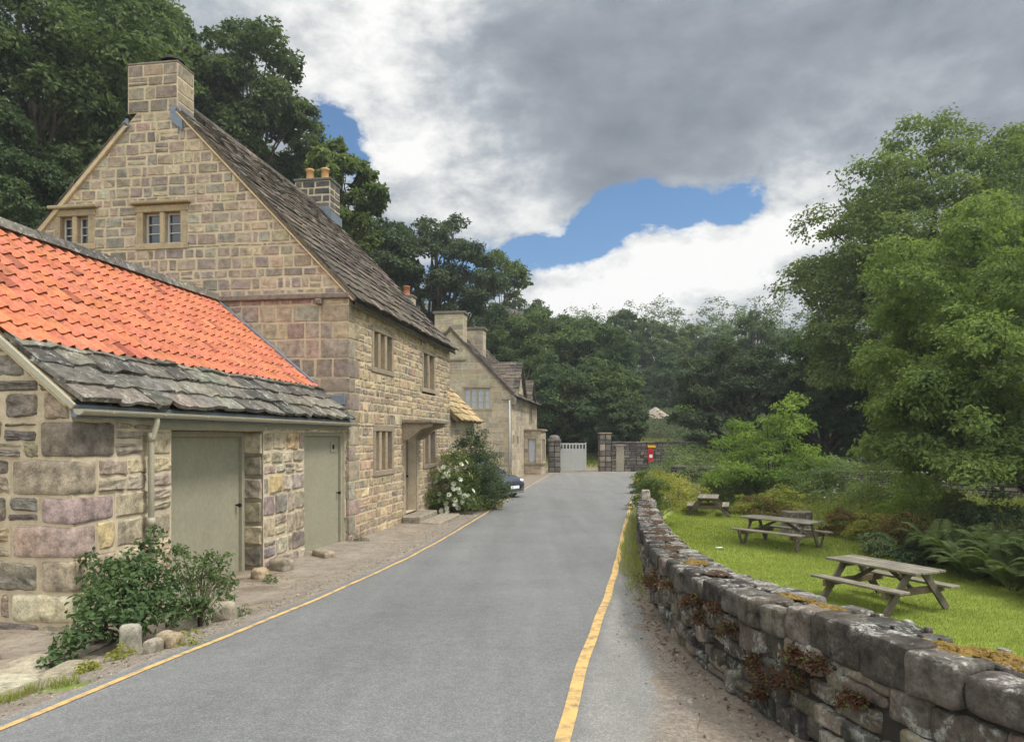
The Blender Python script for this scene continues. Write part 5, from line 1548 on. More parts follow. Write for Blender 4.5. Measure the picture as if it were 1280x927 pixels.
def build_car():
    o = np.array([-1.35, 29.3]); 
    root = thing('parked_car', (-.55, 27.6, -2.26), 'dark grey parked hatchback with its nose showing past the green bush', 'car')
    ang = math.atan2(-.60, .80)          # nose direction in plan, towards the camera
    d = np.array([math.cos(ang), math.sin(ang)]); sd = np.array([-d[1], d[0]])
    C0 = np.array([-1.52, 28.3]); z0 = -2.26
    def f(x, y, z):
        x, y, z = np.broadcast_arrays(np.asarray(x, float), np.asarray(y, float), np.asarray(z, float))
        return np.stack([C0[0] + d[0] * x + sd[0] * y, C0[1] + d[1] * x + sd[1] * y, z0 + z], -1)
    # lower body: stations along x (nose at +2)
    X = [-2.0, -1.9, -1.5, -.9, 0., .75, 1.2, 1.6, 1.85, 1.98, 2.02]
    T = [.80, .92, .96, .97, .97, .96, .90, .83, .74, .60, .45]
    Wd = [.70, .80, .86, .88, .88, .88, .87, .84, .78, .68, .55]
    B = [.35, .25, .2, .2, .2, .2, .2, .2, .2, .22, .28]
    nb = 16; V = []
    th = np.linspace(0, 2 * np.pi, nb, endpoint=False)
    for x, t, w, b in zip(X, T, Wd, B):
        cy = np.sign(np.cos(th)) * np.abs(np.cos(th)) ** .45 * w; cz = (t + b) / 2 + np.sign(np.sin(th)) * np.abs(np.sin(th)) ** .55 * (t - b) / 2
        V.append(f(np.full(nb, x), cy, cz))
    V = np.concatenate(V); i = np.arange(len(X) - 1)[:, None] * nb; j = np.arange(nb)[None]
    Fq = np.stack([i + j, i + (j + 1) % nb, i + nb + (j + 1) % nb, i + nb + j], -1).reshape(-1, 4)
    mb = MB(); mb.add(V, Fq, 0, (1, 1, 1), True); n0 = 0
    mb.F.append((np.array([list(range(nb))]), 0, True)); mb.F.append((np.array([list(range(len(V) - nb, len(V)))]), 0, True))
    body = mb.build('body', M['carpaint'], root)
    # cabin
    st = [(-1.85, .95, .74), (-1.6, 1.33, .66), (-1.0, 1.46, .64), (-.2, 1.47, .64), (.25, 1.38, .65), (1.02, .92, .74)]
    V = []
    for x, z, w in st: V += [f(x, -w - .06 * (1.5 - z), .90), f(x, -w * .92, z - .05), f(x, -w * .75, z), f(x, w * .75, z), f(x, w * .92, z - .05), f(x, w + .06 * (1.5 - z), .90)]
    Fq = []
    for k in range(len(st) - 1):
        for q in range(5): Fq.append([k * 6 + q, k * 6 + q + 1, k * 6 + 6 + q + 1, k * 6 + 6 + q])
    mb = MB(); mb.add(V, Fq, 0, (1, 1, 1), True); mb.build('windows', M['glass'], root)
    mb = MB(); V = []
    for x, z, w in st[1:5]: V += [f(x, -w * .8, z + .006), f(x, 0, z + .03), f(x, w * .8, z + .006)]
    Fq = [[k * 3 + q, k * 3 + q + 1, k * 3 + 4 + q, k * 3 + 3 + q] for k in range(3) for q in (0, 1)]
    mb.add(V, Fq, 0, (1, 1, 1), True)
    for s in (-1, 1):
        mb.bar(f(.25, s * .58, 1.36), f(1.06, s * .70, .90), .06, .05)
        mb.bar(f(-.9, s * .62, 1.42), f(-.9, s * .78, .92), .07, .04)
    mb.build('roof', M['carpaint'], root)
    for x in (-1.3, 1.28):
        for s in (-1, 1):
            wm = MB(); cpt = f(x, s * .80, .31)
            ring = lambda r, y: [f(x + r * math.cos(t), y, .31 + r * math.sin(t)) for t in np.linspace(0, 2 * np.pi, 24, endpoint=False)]
            y0, y1 = s * .70, s * .895
            V = ring(.22, y1) + ring(.29, y1 - s * .01) + ring(.31, y1 - s * .04) + ring(.31, y0) + ring(.2, y0)
            Fq = [[k * 24 + q, k * 24 + (q + 1) % 24, k * 24 + 24 + (q + 1) % 24, k * 24 + 24 + q] for k in range(4) for q in range(24)]
            wm.add(V, Fq, 0, (1, 1, 1), True); w = wm.build('wheel', M['tyre'], root)
            rm = MB(); V = ring(.215, y1 - s * .012) + [f(x, y1 - s * .03, .31)]; rm.add(V[:24], [list(range(24))])
            for q in range(5):
                t = q * 2 * np.pi / 5; rm.bar(f(x, y1, .31), f(x + .2 * math.cos(t), y1, .31 + .2 * math.sin(t)), .05, .02)
            rm.build('rim', M['alloy'], w)
    for s in (-1, 1):
        hm = MB(); hm.blob(f(1.80, s * .60, .63), (.17, .15, .075), 12, 0, (1, 1, 1), .05, rot=ang); hm.build('headlight', M['lamp_glass'], root)
    gm = MB(); gm.bevbox(lambda x, y, z: f(x, y, z), 1.97, 2.035, -.42, .42, .34, .50, .015); gm.build('grille', M['black_metal'], root)
    pm = MB(); pm.bevbox(lambda x, y, z: f(x, y, z), 2.036, 2.05, -.26, .26, .36, .47, .004); pm.build('number_plate', M['plate'], root)
    sm_ = MB(); sm_.bevbox(lambda x, y, z: f(x, y, z), 1.80, 2.03, -.62, .62, .19, .25, .02); sm_.build('bumper_lip', M['alloy'], root)
    for s in (-1, 1):
        mm = MB(); mm.blob(f(.72, s * .98, .98), (.07, .10, .065), 10, 0, (1, 1, 1), .05, rot=ang); mm.build('mirror', M['carpaint'], root)

def rock(p, r, seed, label, group=None, mat='rock', col=(.27, .235, .18), rough=.22):
    mb = MB(); r = np.asarray(r, float)
    g = lambda a, b, n: np.stack([p[0] + a * math.cos(seed) - b * math.sin(seed), p[1] + a * math.sin(seed) + b * math.cos(seed), p[2] + n], -1)
    block(mb, g, -r[0], r[0], -r[1], r[1], -.04, r[2] * 2, r.min() * .75, 9, r.min() * rough, 2.2 / r.min(), 0, col)
    return single(mb, 'rock', M[mat], tuple(p), label, 'rock', group)

def ground_pt(px, py):
    """walk down the sight line until it meets the ground"""
    for d in np.arange(2.5, 120, .02):
        q = at(px, py, d)
        if q[2] <= float(ground(np.array([q[0]]), np.array([q[1]]))[0]): return q
    return at(px, py, 60)

def build_rocks():
    L = [(163, 815, (.085, .06, .13), 'upright grey stone at the foot of the ivy', (.30, .28, .22)),
         (192, 814, (.08, .06, .06), 'low stone right of the upright grey stone by the ivy', (.25, .22, .17)),
         (213, 808, (.12, .08, .07), 'flat buff stone in front of the ivy near the road edge', (.30, .24, .16)),
         (232, 786, (.15, .10, .09), 'pale lichened rock under the ivy spray', (.34, .31, .25)),
         (255, 780, (.10, .08, .08), 'small pale rock between two larger rocks by the ivy spray', (.36, .32, .25)),
         (275, 776, (.17, .10, .11), 'large grey brown rock at the end of the ivy spray', (.25, .22, .17)),
         (118, 806, (.09, .07, .06), 'small stone half under the ivy by the flagstones', (.24, .21, .17)),
         (352, 712, (.17, .14, .10), 'rounded boulder beside the olive door threshold', (.27, .23, .17)),
         (325, 722, (.12, .10, .08), 'worn stone at the foot of the door pier', (.33, .26, .17)),
         (405, 695, (.26, .12, .06), 'flat stone slab at the foot of the right olive door', (.30, .25, .18)),
         (522, 652, (.28, .2, .04), 'flat paving stone below the front door steps', (.28, .245, .19)),
         (600, 636, (.16, .12, .10), 'pale stone at the foot of the rose bush', (.42, .39, .31))]
    for i, (px, py, r, lab, c) in enumerate(L):
        q = ground_pt(px, py); rock((q[0], q[1], q[2] - .01), r, i * 1.3, lab, None, 'rock', c)
    # flagstones along the outbuilding
    mb = MB()
    for (x, y, w, l) in ((-3.95, 5.6, .5, .6), (-4.1, 6.25, .42, .6), (-3.62, 6.0, .3, .5), (-4.2, 5.0, .5, .5), (-4.05, 6.9, .45, .55), (-4.7, 5.5, .5, .6), (-4.75, 6.2, .5, .6), (-4.7, 4.8, .5, .6)):
        z = float(ground(np.array([x]), np.array([y]))[0])
        g = lambda a, b, n: np.stack([x + a, y + b, z + n], -1)
        block(mb, g, -w / 2, w / 2, -l / 2, l / 2, -.04, .022, .02, 6, .008, 6, 0, pick([((.27, .235, .17), 2), ((.22, .19, .145), 2), ((.32, .28, .2), 1)]))
    o = struct(mb, 'paving', M['rock'])
    # stump
    p = (8.8, 22.7, float(lawnz(np.array([8.8]), np.array([22.7]))[0]))
    root = thing('tree_stump', p, 'old grey tree stump with a flat sawn top behind the long picnic table', 'stump')
    mb = MB(); th = np.linspace(0, 2 * np.pi, 40, endpoint=False); V = []
    rr = .43 * (1 + .10 * np.sin(th * 7) + .07 * np.sin(th * 13 + 1) + .05 * np.sin(th * 3))
    hs = [(0, 1.18), (.15, 1.04), (.45, .97), (.62, .98), (.72, 1.0)]
    for h, k in hs: V += [(p[0] + r_ * k * math.cos(t), p[1] + r_ * k * math.sin(t), p[2] - .03 + h + .008 * math.sin(t * 3)) for r_, t in zip(rr, th)]
    Fq = [[k * 40 + q, k * 40 + (q + 1) % 40, k * 40 + 40 + (q + 1) % 40, k * 40 + 40 + q] for k in range(len(hs) - 1) for q in range(40)]
    mb.add(V, Fq, 0, (.14, .115, .09), True); mb.build('bark', M['stone_dry'], root)
    mb = MB(); mb.add(V[-40:], [list(range(40))], 0, (1.05, .98, .9)); mb.build('sawn_top', M['wood'], root)
    # litter on the lawn
    for k, (px, py, lab) in enumerate(((899, 685, 'white scrap of paper on the lawn by the long table'), (995, 747, 'pale scrap of paper on the lawn near the nearest table'))):
        d = 2.96 * FPX / (py - HY); q = at(px, py, d)
        q[2] = float(lawnz(q[None, 0], q[None, 1])[0]) + .035
        mb = MB(); x = np.linspace(-.09, .09, 5); g, h = np.meshgrid(x, x * .7)
        V = np.stack([q[0] + g, q[1] + h, q[2] + .03 * fbm(np.stack([g.ravel() * 20, h.ravel() * 20, 0 * g.ravel() + k], 1), 2).reshape(g.shape)], -1).reshape(-1, 3)
        i, j = np.meshgrid(np.arange(4), np.arange(4)); qq = (j * 5 + i).ravel(); mb.add(V, np.stack([qq, qq + 1, qq + 6, qq + 5], 1))
        single(mb, 'paper_scrap', M['litter'], tuple(q), lab, 'litter')

def build_meadow_wall():
    root = thing('meadow_wall', (12, 32, -3), 'mossy stone wall running behind the shrubs on the lawn far side', 'wall')
    mb = MB(); p0 = np.array([8.0, 37.0]); p1 = np.array([20., 27.]); L = np.linalg.norm(p1 - p0); d = (p1 - p0) / L; n = np.array([-d[1], d[0]]) * -1
    n = np.array([d[1], -d[0]])
    f = lambda a, b, t: np.stack(np.broadcast_arrays(p0[0] + d[0] * np.asarray(a) + n[0] * np.asarray(t), p0[1] + d[1] * np.asarray(a) + n[1] * np.asarray(t), np.asarray(b, float)), -1)
    stone_wall(mb, f, lambda b: 0., lambda b: L, -3.2, -1.55, [], (.16, .26), (.2, .5), .015, PAL_FAR, .03, .03, 4, .008, .01, mm=1)
    a = 0
    while a < L:
        w = rng.uniform(.5, .9); block(mb, f, a, min(a + w, L) - .01, -1.56, -1.42, -.45, .07, .04, 5, .02, 5, 0, pick([((.28, .26, .22), 2), ((.2, .18, .15), 2)])); a += w
    mb.build('wall_body', [M['stone_dry'], M['mortar_dark']], root)
# ------------------------------------------------------------------ planting
def gz(x, y): return float(ground(np.array([float(x)]), np.array([float(y)]))[0])

def tree_px(name, px, py, rx, rz, d, leaf, n, size, label, group=None, zg=None, ry=None, **kw):
    cx = (px - HX) / FPX * d; cz = (HY - py) / FPX * d; Rx = rx / FPX * d; Rz = rz / FPX * d
    if zg is None: zg = gz(cx, d)
    H = cz - zg + Rz
    return tree(name, (cx, d, zg), H, (Rx, ry or Rx, Rz), leaf, n, size, label, group, cz=(cz - zg) / H, **kw)

def build_trees():
    G = 'trees on the hillside behind the houses'
    tree_px('broadleaf_tree', 50, 110, 150, 190, 34, 'leaf_wood', 70200, .27, 'huge dark broadleaf tree filling the sky left of the big chimney', G, M_=95, trunk_r=.5, rc=(.15, .27), seed=1, low=-.8)
    tree_px('yew_tree', -10, 255, 95, 110, 29, 'leaf_dark', 29700, .20, 'dark evergreen behind the low left end of the house gable', G, M_=60, rc=(.18, .28), seed=2, low=-.8)
    tree_px('broadleaf_tree', 160, 85, 84, 112, 43, 'leaf_wood', 43200, .29, 'tall broadleaf tree standing right behind the capped gable chimney', G, M_=75, trunk_r=.45, rc=(.15, .27), seed=3, low=-.8)
    tree_px('broadleaf_tree', 306, 145, 80, 112, 46, 'leaf_wood', 40500, .29, 'tall pointed broadleaf tree above the middle of the long slate roof', G, M_=75, trunk_r=.42, rc=(.15, .25), seed=4, low=-.8, extra=[(-1.3, 0, 22.6, 1.0), (-.9, .3, 21.4, 1.3)])
    tree_px('broadleaf_tree', 428, 250, 46, 74, 43, 'leaf_mid', 14850, .30, 'airy lighter tree behind the two buff chimney pots', G, M_=36, trunk_r=.3, rc=(.17, .30), seed=5, low=-.9, tight=.14)
    tree_px('broadleaf_tree', 110, 250, 125, 110, 52, 'leaf_dark', 35100, .36, 'shaded tree glimpsed behind the gable under the tallest crowns', G, M_=60, trunk_r=.4, rc=(.2, .3), seed=6, low=-.9)
    tree_px('broadleaf_tree', 260, 265, 130, 100, 56, 'leaf_dark', 29700, .38, 'shaded tree behind the roof ridge below the tall pointed tree', G, M_=55, trunk_r=.4, rc=(.2, .3), seed=7, low=-.9)
    tree_px('yew_tree', 545, 345, 78, 72, 60, 'leaf_yew', 35100, .26, 'broad dark yew with a flat layered top above the house end chimney', G, M_=60, trunk_r=.5, rc=(.17, .28), seed=8, flat=.45, low=-.9)
    tree_px('broadleaf_tree', 478, 325, 48, 50, 56, 'leaf_dark', 13500, .32, 'dark tree between the airy tree and the broad yew', G, M_=34, trunk_r=.3, seed=9, low=-.9)
    tree_px('broadleaf_tree', 627, 352, 34, 36, 72, 'leaf_mid', 3510, .38, 'small thin crowned tree on the hilltop beside the ruined wall', G, M_=16, trunk_r=.16, rc=(.22, .32), seed=10, tight=.2)
    tree_px('broadleaf_tree', 420, 345, 70, 60, 60, 'leaf_dark', 16200, .36, 'dark tree low behind the far end of the slate roof', G, M_=36, trunk_r=.3, seed=26, low=-.9)
    G2 = 'trees of the wood above the lane end'
    kw = dict(rc=(.18, .30), low=-.95, trunk_r=.35)
    mids = [(610, 440, 62, 58, 70, 'leaf_dark', 'dark tree filling the slope just right of the twin ashlar chimneys'),
            (672, 438, 62, 52, 68, 'leaf_wood', 'round dull green tree directly below the hilltop ruin'),
            (735, 448, 58, 55, 70, 'leaf_dark', 'dark tree below the cream hilltop gable'),
            (648, 505, 62, 60, 60, 'leaf_wood', 'dense low tree behind the bay of the ashlar house'),
            (708, 508, 58, 58, 57, 'leaf_dark', 'dense dark tree overhanging the white gate'),
            (756, 505, 46, 56, 57, 'leaf_wood', 'spreading green tree overhanging the left end of the lane wall end'),
            (776, 528, 28, 38, 54, 'leaf_dark', 'low drooping dark tree leaning over the end wall')]
    for i, (px, py, rx, rz, d, lf, lab) in enumerate(mids):
        if i == 5: lab = 'spreading tree above the pillar of the end wall'
        tree_px('broadleaf_tree', px, py, rx, rz, d, lf, 21000, .25 if d < 62 else .29, lab, G2, M_=50, seed=11 + i, **kw)
    far = [(780, 420, 27, 34, 112, 'leaf_wood', 8100, .5, 'rounded tree topping the far wooded skyline'),
           (822, 442, 40, 42, 108, 'leaf_wood', 10800, .5, 'broad far tree right of the rounded skyline tree'),
           (878, 448, 50, 40, 112, 'leaf_mid', 10800, .55, 'pale far tree low on the skyline above the dark yew'),
           (832, 488, 40, 48, 92, 'leaf_dark', 10800, .46, 'shadowed far tree above the stone hut'),
           (905, 468, 48, 50, 96, 'leaf_dark', 10800, .46, 'shadowed far tree behind the large yew by the lawn'),
           (945, 440, 28, 48, 84, 'leaf_wood', 6750, .42, 'thin topped tree on the skyline left of the tall right hand tree'),
           (700, 425, 40, 28, 100, 'leaf_dark', 8100, .48, 'dark skyline tree beside the cream hilltop gable'),
           (640, 400, 40, 25, 98, 'leaf_dark', 6075, .48, 'dark tree crowding the foot of the hilltop ruin'),
           (872, 508, 22, 22, 74, 'leaf_lime', 3500, .30, 'bright lime green shrubby tree behind the stone hut'),
           (1000, 470, 50, 60, 100, 'leaf_dark', 9450, .5, 'far dark tree seen through the gap by the tall right tree')]
    for i, (px, py, rx, rz, d, lf, n, s, lab) in enumerate(far):
        tree_px('broadleaf_tree', px, py, rx, rz, d, lf, int(n * 2.2), s * .66, lab, G2, M_=44, tight=.12, seed=30 + i, rc=(.2, .32), low=-.95, trunk_r=.3)
    # far wood closing the valley, reads as one mass
    C = []
    for x in np.arange(-60, 130, 7.):
        for y in (125, 140, 158):
            C.append((x + rng.normal(0, 2), y + rng.normal(0, 3), gz(x, y) + 7 + rng.uniform(-1, 2)))
    C = np.array(C); mb = MB()
    V, F = clump_leaves(C, rng.uniform(4.5, 6.5, len(C)), 120000, .42, 1.0, 60, .08, low=-.9); mb.add(V, F)
    o = mb.build('distant_wood', M['leaf_wood']); stuff(o); o['label'] = 'far wood closing off the valley'
    mb = MB(); x = rng.uniform(-14, 75, 420); y = rng.uniform(58, 92, 420); k = ~((x > 2.5) & (x < 13) & (y < 63)) & ~((x > 12) & (x < 20) & (y > 66) & (y < 84)); x, y = x[k], y[k]
    C = np.stack([x, y, ground(x, y) + .5], 1); V, F = clump_leaves(C, rng.uniform(.9, 2.0, len(C)), 42000, .3, .8, 20, .2, low=-.6); mb.add(V, F)
    x = rng.uniform(14, 60, 160); y = rng.uniform(47, 60, 160); C = np.stack([x, y, ground(x, y) + .5], 1); V, F = clump_leaves(C, rng.uniform(.9, 1.8, len(C)), 16000, .26, .8, 20, .2, low=-.6); mb.add(V, F)
    stuff(mb.build('undergrowth', M['leaf_dark']))
    # right side
    G3 = 'trees beyond the lawn'
    tree_px('yew_tree', 925, 505, 76, 72, 50, 'leaf_yew', 40500, .22, 'wide dark yew with a sloping top beyond the lime green shrub', G3, M_=60, trunk_r=.5, rc=(.18, .3), seed=50, flat=.45, low=-.95)
    tree_px('broadleaf_tree', 1030, 500, 62, 90, 47, 'leaf_dark', 29700, .24, 'dark tree in shade between the yew and the tall right hand tree', G3, M_=55, trunk_r=.4, rc=(.18, .28), seed=51, low=-.95)
    tree_px('broadleaf_tree', 1168, 350, 150, 170, 38, 'leaf_mid', 90000, .22, 'very tall rugged broadleaf tree rising above the lawn on the right', G3, M_=130, trunk_r=.55, rc=(.14, .25), seed=52, low=-.95, sub=30, shell=(.42, 1.),
            extra=[(2.8, 0, 17.6, 1.5), (3.9, 0, 17.9, 1.2), (5.2, 0, 17.6, 1.5), (-1.0, .5, 18.2, 1.4), (.4, .3, 18.5, 1.3), (4.6, 1, 16, 2.0), (-5.4, 0, 10.1, 1.4), (-5.8, .4, 7.9, 1.3), (-5.2, .4, 5.8, 1.2)])
    tree_px('willow_tree', 1295, 435, 205, 180, 20.5, 'leaf_willow', 170000, .13, 'feathery pale green tree in front at the right edge of the lawn', G3, M_=170, trunk_r=.22, rc=(.11, .2), seed=53, low=-.97, sub=34, asp=.52, flat=.65, shell=(.5, 1.),
            extra=[(-3.4, -.3, 2.1, .5), (-3.9, -.2, 2.6, .5), (-2.9, -.6, 1.9, .5), (-2.2, -.8, 1.9, .5), (-1.4, -.9, 2.0, .5), (-.6, -.9, 1.9, .5), (-4.2, 0, 3.4, .55), (-3.6, 0, 3.0, .6), (.4, -1., 2.0, .5), (-3.2, .5, 2.4, .6), (-2.5, .5, 2.3, .6), (-1.5, .6, 2.4, .6)] + [(random.uniform(-4.4, .6), random.uniform(-3.0, .5), random.uniform(1.9, 4.2), random.uniform(.45, .75)) for _ in range(46)])
    tree_px('broadleaf_tree', 1330, 330, 120, 150, 44, 'leaf_mid', 29700, .28, 'tree at the far right edge behind the feathery pale tree', G3, M_=50, trunk_r=.4, seed=54, low=-.85)

def build_bushes():
    G = 'bushes along the far edge of the lawn'
    def B(name, px, pyb, d, wpx, hpx, leaf, n, size, label, group=G, zg=None, **kw):
        x = (px - HX) / FPX * d; z = gz(x, d) if zg is None else zg
        top = (HY - (pyb - hpx)) / FPX * d
        H = max(.4, top - z)
        return bush(name, (x, d, z - .03), (wpx / FPX * d / 2, wpx / FPX * d / 2, H), leaf, n, size, label, group, **kw)
    B('shrub', 962, 630, 32.5, 135, 132, 'leaf_lime', 13000, .16, 'airy lime green shrub with upswept branches beyond the weeds', M_=44, rc=(.15, .26), stem_r=.035, asp=.5, tight=.2, seed=3)
    specs = [(852, 618, 37, 70, 52, 'leaf_blue', 'blue green bush between the road end and the dark yew'),
             (818, 618, 33, 46, 26, 'leaf_yellow', 'low yellow green bush by the curve of the lane'),
             (872, 612, 40, 90, 50, 'leaf_lime', 'bright green bush beneath the stone end wall'),
             (905, 625, 35, 80, 60, 'leaf_blue', 'grey green bush left of the lime green shrub'),
             (846, 630, 30, 60, 32, 'leaf_yellow', 'yellowish weed bush above the farthest picnic table'),
             (935, 628, 32, 60, 48, 'leaf_mid', 'mid green bush behind the farthest picnic table'),
             (1010, 636, 29, 70, 60, 'leaf_mid', 'leafy green bush behind the tree stump'),
             (1048, 630, 28.5, 60, 62, 'leaf_blue', 'grey green bush in front of the meadow wall'),
             (975, 640, 28, 60, 30, 'leaf_yellow', 'yellow green weed bush left of the stump'),
             (1100, 640, 26, 70, 62, 'leaf_mid', 'green bush under the tip of the feathery tree'),
             (1150, 645, 23, 60, 55, 'leaf_lime', 'fresh green bush lit in front of the cow parsley'),
             (1240, 668, 19, 90, 34, 'leaf_dark', 'dark bush behind the ferns at the right edge'),
             (1195, 655, 21, 60, 34, 'leaf_mid', 'mid green bush behind the ferns')]
    for i, (px, pyb, d, w, h, lf, lab) in enumerate(specs):
        B('bush', px, pyb, d, w, h, lf, 3800, .11, lab, seed=i, stem_r=.012)
    # rust and green border plants
    specs = [(1055, 662, 22, 44, 26, 'leaf_red', 'rusty dock clump right of the tree stump'),
             (1082, 672, 21, 46, 30, 'leaf_yellow', 'yellow green grassy clump between two rusty clumps'),
             (1128, 684, 19, 66, 42, 'leaf_red', 'broad rusty brown clump at the edge of the lawn beside the ferns'),
             (1100, 690, 18.6, 40, 24, 'leaf_blue', 'low grey green leafy clump at the foot of the rusty clump'),
             (1150, 700, 17.5, 50, 26, 'leaf_dark', 'low dark leafy clump between rust clump and ferns'),
             (930, 645, 29, 40, 22, 'leaf_yellow', 'low yellow green clump right of the farthest picnic table'),
             (958, 648, 27, 44, 24, 'leaf_red', 'low brownish clump behind the long table')]
    for i, (px, pyb, d, w, h, lf, lab) in enumerate(specs):
        B('border_plant', px, pyb, d, w, h, lf, 2600, .085, lab, 'plants along the right border of the lawn', M_=14, cat='plant', seed=20 + i, stem_r=.008)
    # lane-side bushes where the dry wall ends
    B('bush', 812, 640, 22.5, 36, 40, 'leaf_mid', 4320, .075, 'small green bush growing over the far end of the dry stone wall', None, zg=-2.3, seed=40, stem_r=.008)
    B('bush', 826, 632, 25, 40, 36, 'leaf_yellow', 3000, .08, 'yellow tinged bush just beyond the end of the dry stone wall', None, zg=-2.6, seed=41, stem_r=.008)
    B('bush', 800, 606, 29.5, 20, 14, 'leaf_mid', 2025, .08, 'low green bush hugging the inside of the lane bend', None, zg=-2.35, seed=42, stem_r=.008)
    # rose and dark bush before the house
    r = B('rose_bush', 566, 640, 21.6, 52, 72, 'leaf_mid', 8775, .06, 'white flowering rose bush at the end of the house front', None, zg=-2.25, M_=26, cat='rose bush', seed=60, stem_r=.012)
    L = np.array(r.location)
    for k in range(42):
        th = rng.uniform(-2.6, -.1); zz = rng.uniform(.15, 1.55); rr = .62 * math.sqrt(max(.1, 1 - (zz / 1.95) ** 2))
        p = L + np.array([math.cos(th) * rr, math.sin(th) * rr, zz]); fm = MB()
        m = 1
        for _ in range(m):
            q = p + rng.normal(0, .045, 3)
            D = unit(np.array([math.cos(th), math.sin(th), .5]) + rng.normal(0, .25, 3)); S = unit(np.cross(D, (0, 0, 1))); U = np.cross(S, D)
            for ring, (nn, r0, tl) in enumerate(((7, .09, .3), (5, .06, .8))):
                a = np.linspace(0, 2 * np.pi, nn, endpoint=False) + ring * .5
                R0 = np.cos(a)[:, None] * S + np.sin(a)[:, None] * U
                V, F = leaf_faces(np.tile(q, (nn, 1)), R0 + D * tl, np.tile(D, (nn, 1)) - R0 * .5, r0, .95, .1); fm.add(V, F)
        fm.build('flower', M['petal'], r)
    B('bush', 595, 634, 22.6, 50, 88, 'leaf_dark', 20250, .06, 'dense dark green bush behind the white roses', None, zg=-2.25, M_=46, seed=61, stem_r=.015)
    B('bush', 614, 634, 22.6, 20, 22, 'leaf_yellow', 1800, .05, 'low yellow green growth at the foot of the dark bush by the car', None, zg=-2.25, seed=62, stem_r=.008)
    # ferns
    for i, (px, py, w, h, lf, lab) in enumerate(((152, 822, 30, 18, 'leaf_yellow', 'small yellow green weed left of the upright grey stone'), (236, 806, 34, 20, 'leaf_yellow', 'small yellow green weed among the rocks under the ivy spray'), (300, 770, 22, 14, 'leaf_spray', 'small weed right of the last rock below the olive door'), (112, 838, 26, 12, 'leaf_yellow', 'flat weed at the lower tip of the ivy'), (338, 728, 18, 10, 'leaf_spray', 'tiny weed by the boulder at the door pier'), (448, 676, 20, 9, 'leaf_spray', 'tiny weed at the corner of the tall house'))):
        q = ground_pt(px, py); k = q[1] / FPX
        bush('weed_plant', (q[0], q[1], q[2] - .01), (w * k / 2, w * k / 2, h * k), lf, 150, .035, lab, None, M_=8, cat='weed', seed=80 + i, stem_r=.003)
    st, fo = fern_mesh(24, 1.0, seed=1)
    proto = thing('fern', (0, 0, 0), 'large arching green fern in the bed right of the lawn', 'fern', 'ferns in the bed right of the lawn')
    fo.build('fronds', M['leaf_fern'], proto); st.build('stalks', M['leaf_fern'], proto)
    pts = [(9.75, 14.3), (10.5, 13.6), (10.2, 15.4), (11.0, 14.8), (11.2, 13.2), (10.9, 16.4), (10.0, 16.6), (11.7, 15.6), (9.9, 12.9), (11.9, 14.2), (10.3, 17.9), (11.1, 18.2), (9.6, 15.3), (10.1, 13.5), (10.8, 12.8), (11.5, 14.9), (10.6, 14.4), (10.5, 15.9), (11.6, 16.6), (10.0, 17.2), (11.2, 17.4), (12.2, 15.2), (11.8, 13.4), (9.8, 16.0), (12.3, 16.4)]
    for i, (x, y) in enumerate(pts):
        z = gz(x, y) - .02
        s = float(rng.uniform(.85, 1.2))
        if i == 0: proto.location = (x, y, z); proto.scale = (s, s, s * 1.05)
        else: copy_thing(proto, (x, y, z), rng.uniform(0, 6.28), (s, s, s * rng.uniform(.9, 1.2)))
    # ivy-like shrub at the corner of the outbuilding
    root = thing('wall_shrub', tuple(at(165, 810, 7.0) * [1, 1, 0] + [0, 0, -1.95]), 'glossy green climbing shrub sprawling at the corner of the outbuilding', 'shrub')
    sp = [(72, 822, 6.25, .10), (85, 805, 6.4, .15), (100, 790, 6.55, .17), (112, 765, 6.8, .2), (128, 748, 7.0, .22), (145, 722, 7.2, .22), (165, 705, 7.4, .2), (150, 750, 6.9, .26), (178, 738, 7.1, .25), (190, 715, 7.4, .2),
          (188, 685, 7.9, .14), (193, 666, 8.1, .10), (200, 755, 7.1, .22), (130, 785, 6.6, .2), (160, 780, 6.7, .2), (175, 770, 6.9, .2), (212, 738, 7.4, .18), (110, 700, 7.6, .1), (125, 718, 7.4, .16), (60, 830, 6.15, .07), (215, 768, 7.1, .13)]
    C = np.array([at(a, b, d) for a, b, d, r_ in sp]); rad = np.array([r_ for *_, r_ in sp])
    V, F = clump_leaves(C, rad * .9, 3600, .054, .9, 26, .2, asp=.62, hexa=True, low=-.6, up=.4); mb = MB(); mb.add(V, F); mb.build('foliage', M['leaf_ivy'], root)
    sb = MB(); b0 = np.array(root.location)
    for c in C: q = np.linspace(0, 1, 6)[:, None]; sb.tube(b0 * (1 - q) + c * q + np.array([0, 0, 1]) * np.sin(q * 3.14) * .08, np.linspace(.014, .005, 6), 5, cap=False)
    sb.build('stems', M['bark'], root)
    root = thing('spray_shrub', tuple(at(250, 770, 7.6) * [1, 1, 0] + [0, 0, -1.98]), 'thin grey green leafy sprays arching in front of the big olive door', 'shrub')
    sp = [(232, 712, 7.7, .14), (250, 722, 7.9, .15), (268, 712, 8.2, .13), (225, 690, 7.9, .1), (245, 745, 7.6, .14), (275, 732, 8.2, .12), (262, 700, 8.2, .1), (288, 725, 8.5, .09), (255, 760, 7.5, .13), (235, 762, 7.4, .13), (278, 750, 8., .1), (283, 696, 8.5, .06)]
    C = np.array([at(a, b, d) for a, b, d, r_ in sp]); rad = np.array([r_ for *_, r_ in sp])
    V, F = clump_leaves(C, rad, 1500, .05, .9, 16, .24, asp=.5, hexa=True, low=-.9, up=.3); mb = MB(); mb.add(V, F); mb.build('foliage', M['leaf_spray'], root)
    sb = MB(); b0 = np.array(root.location)
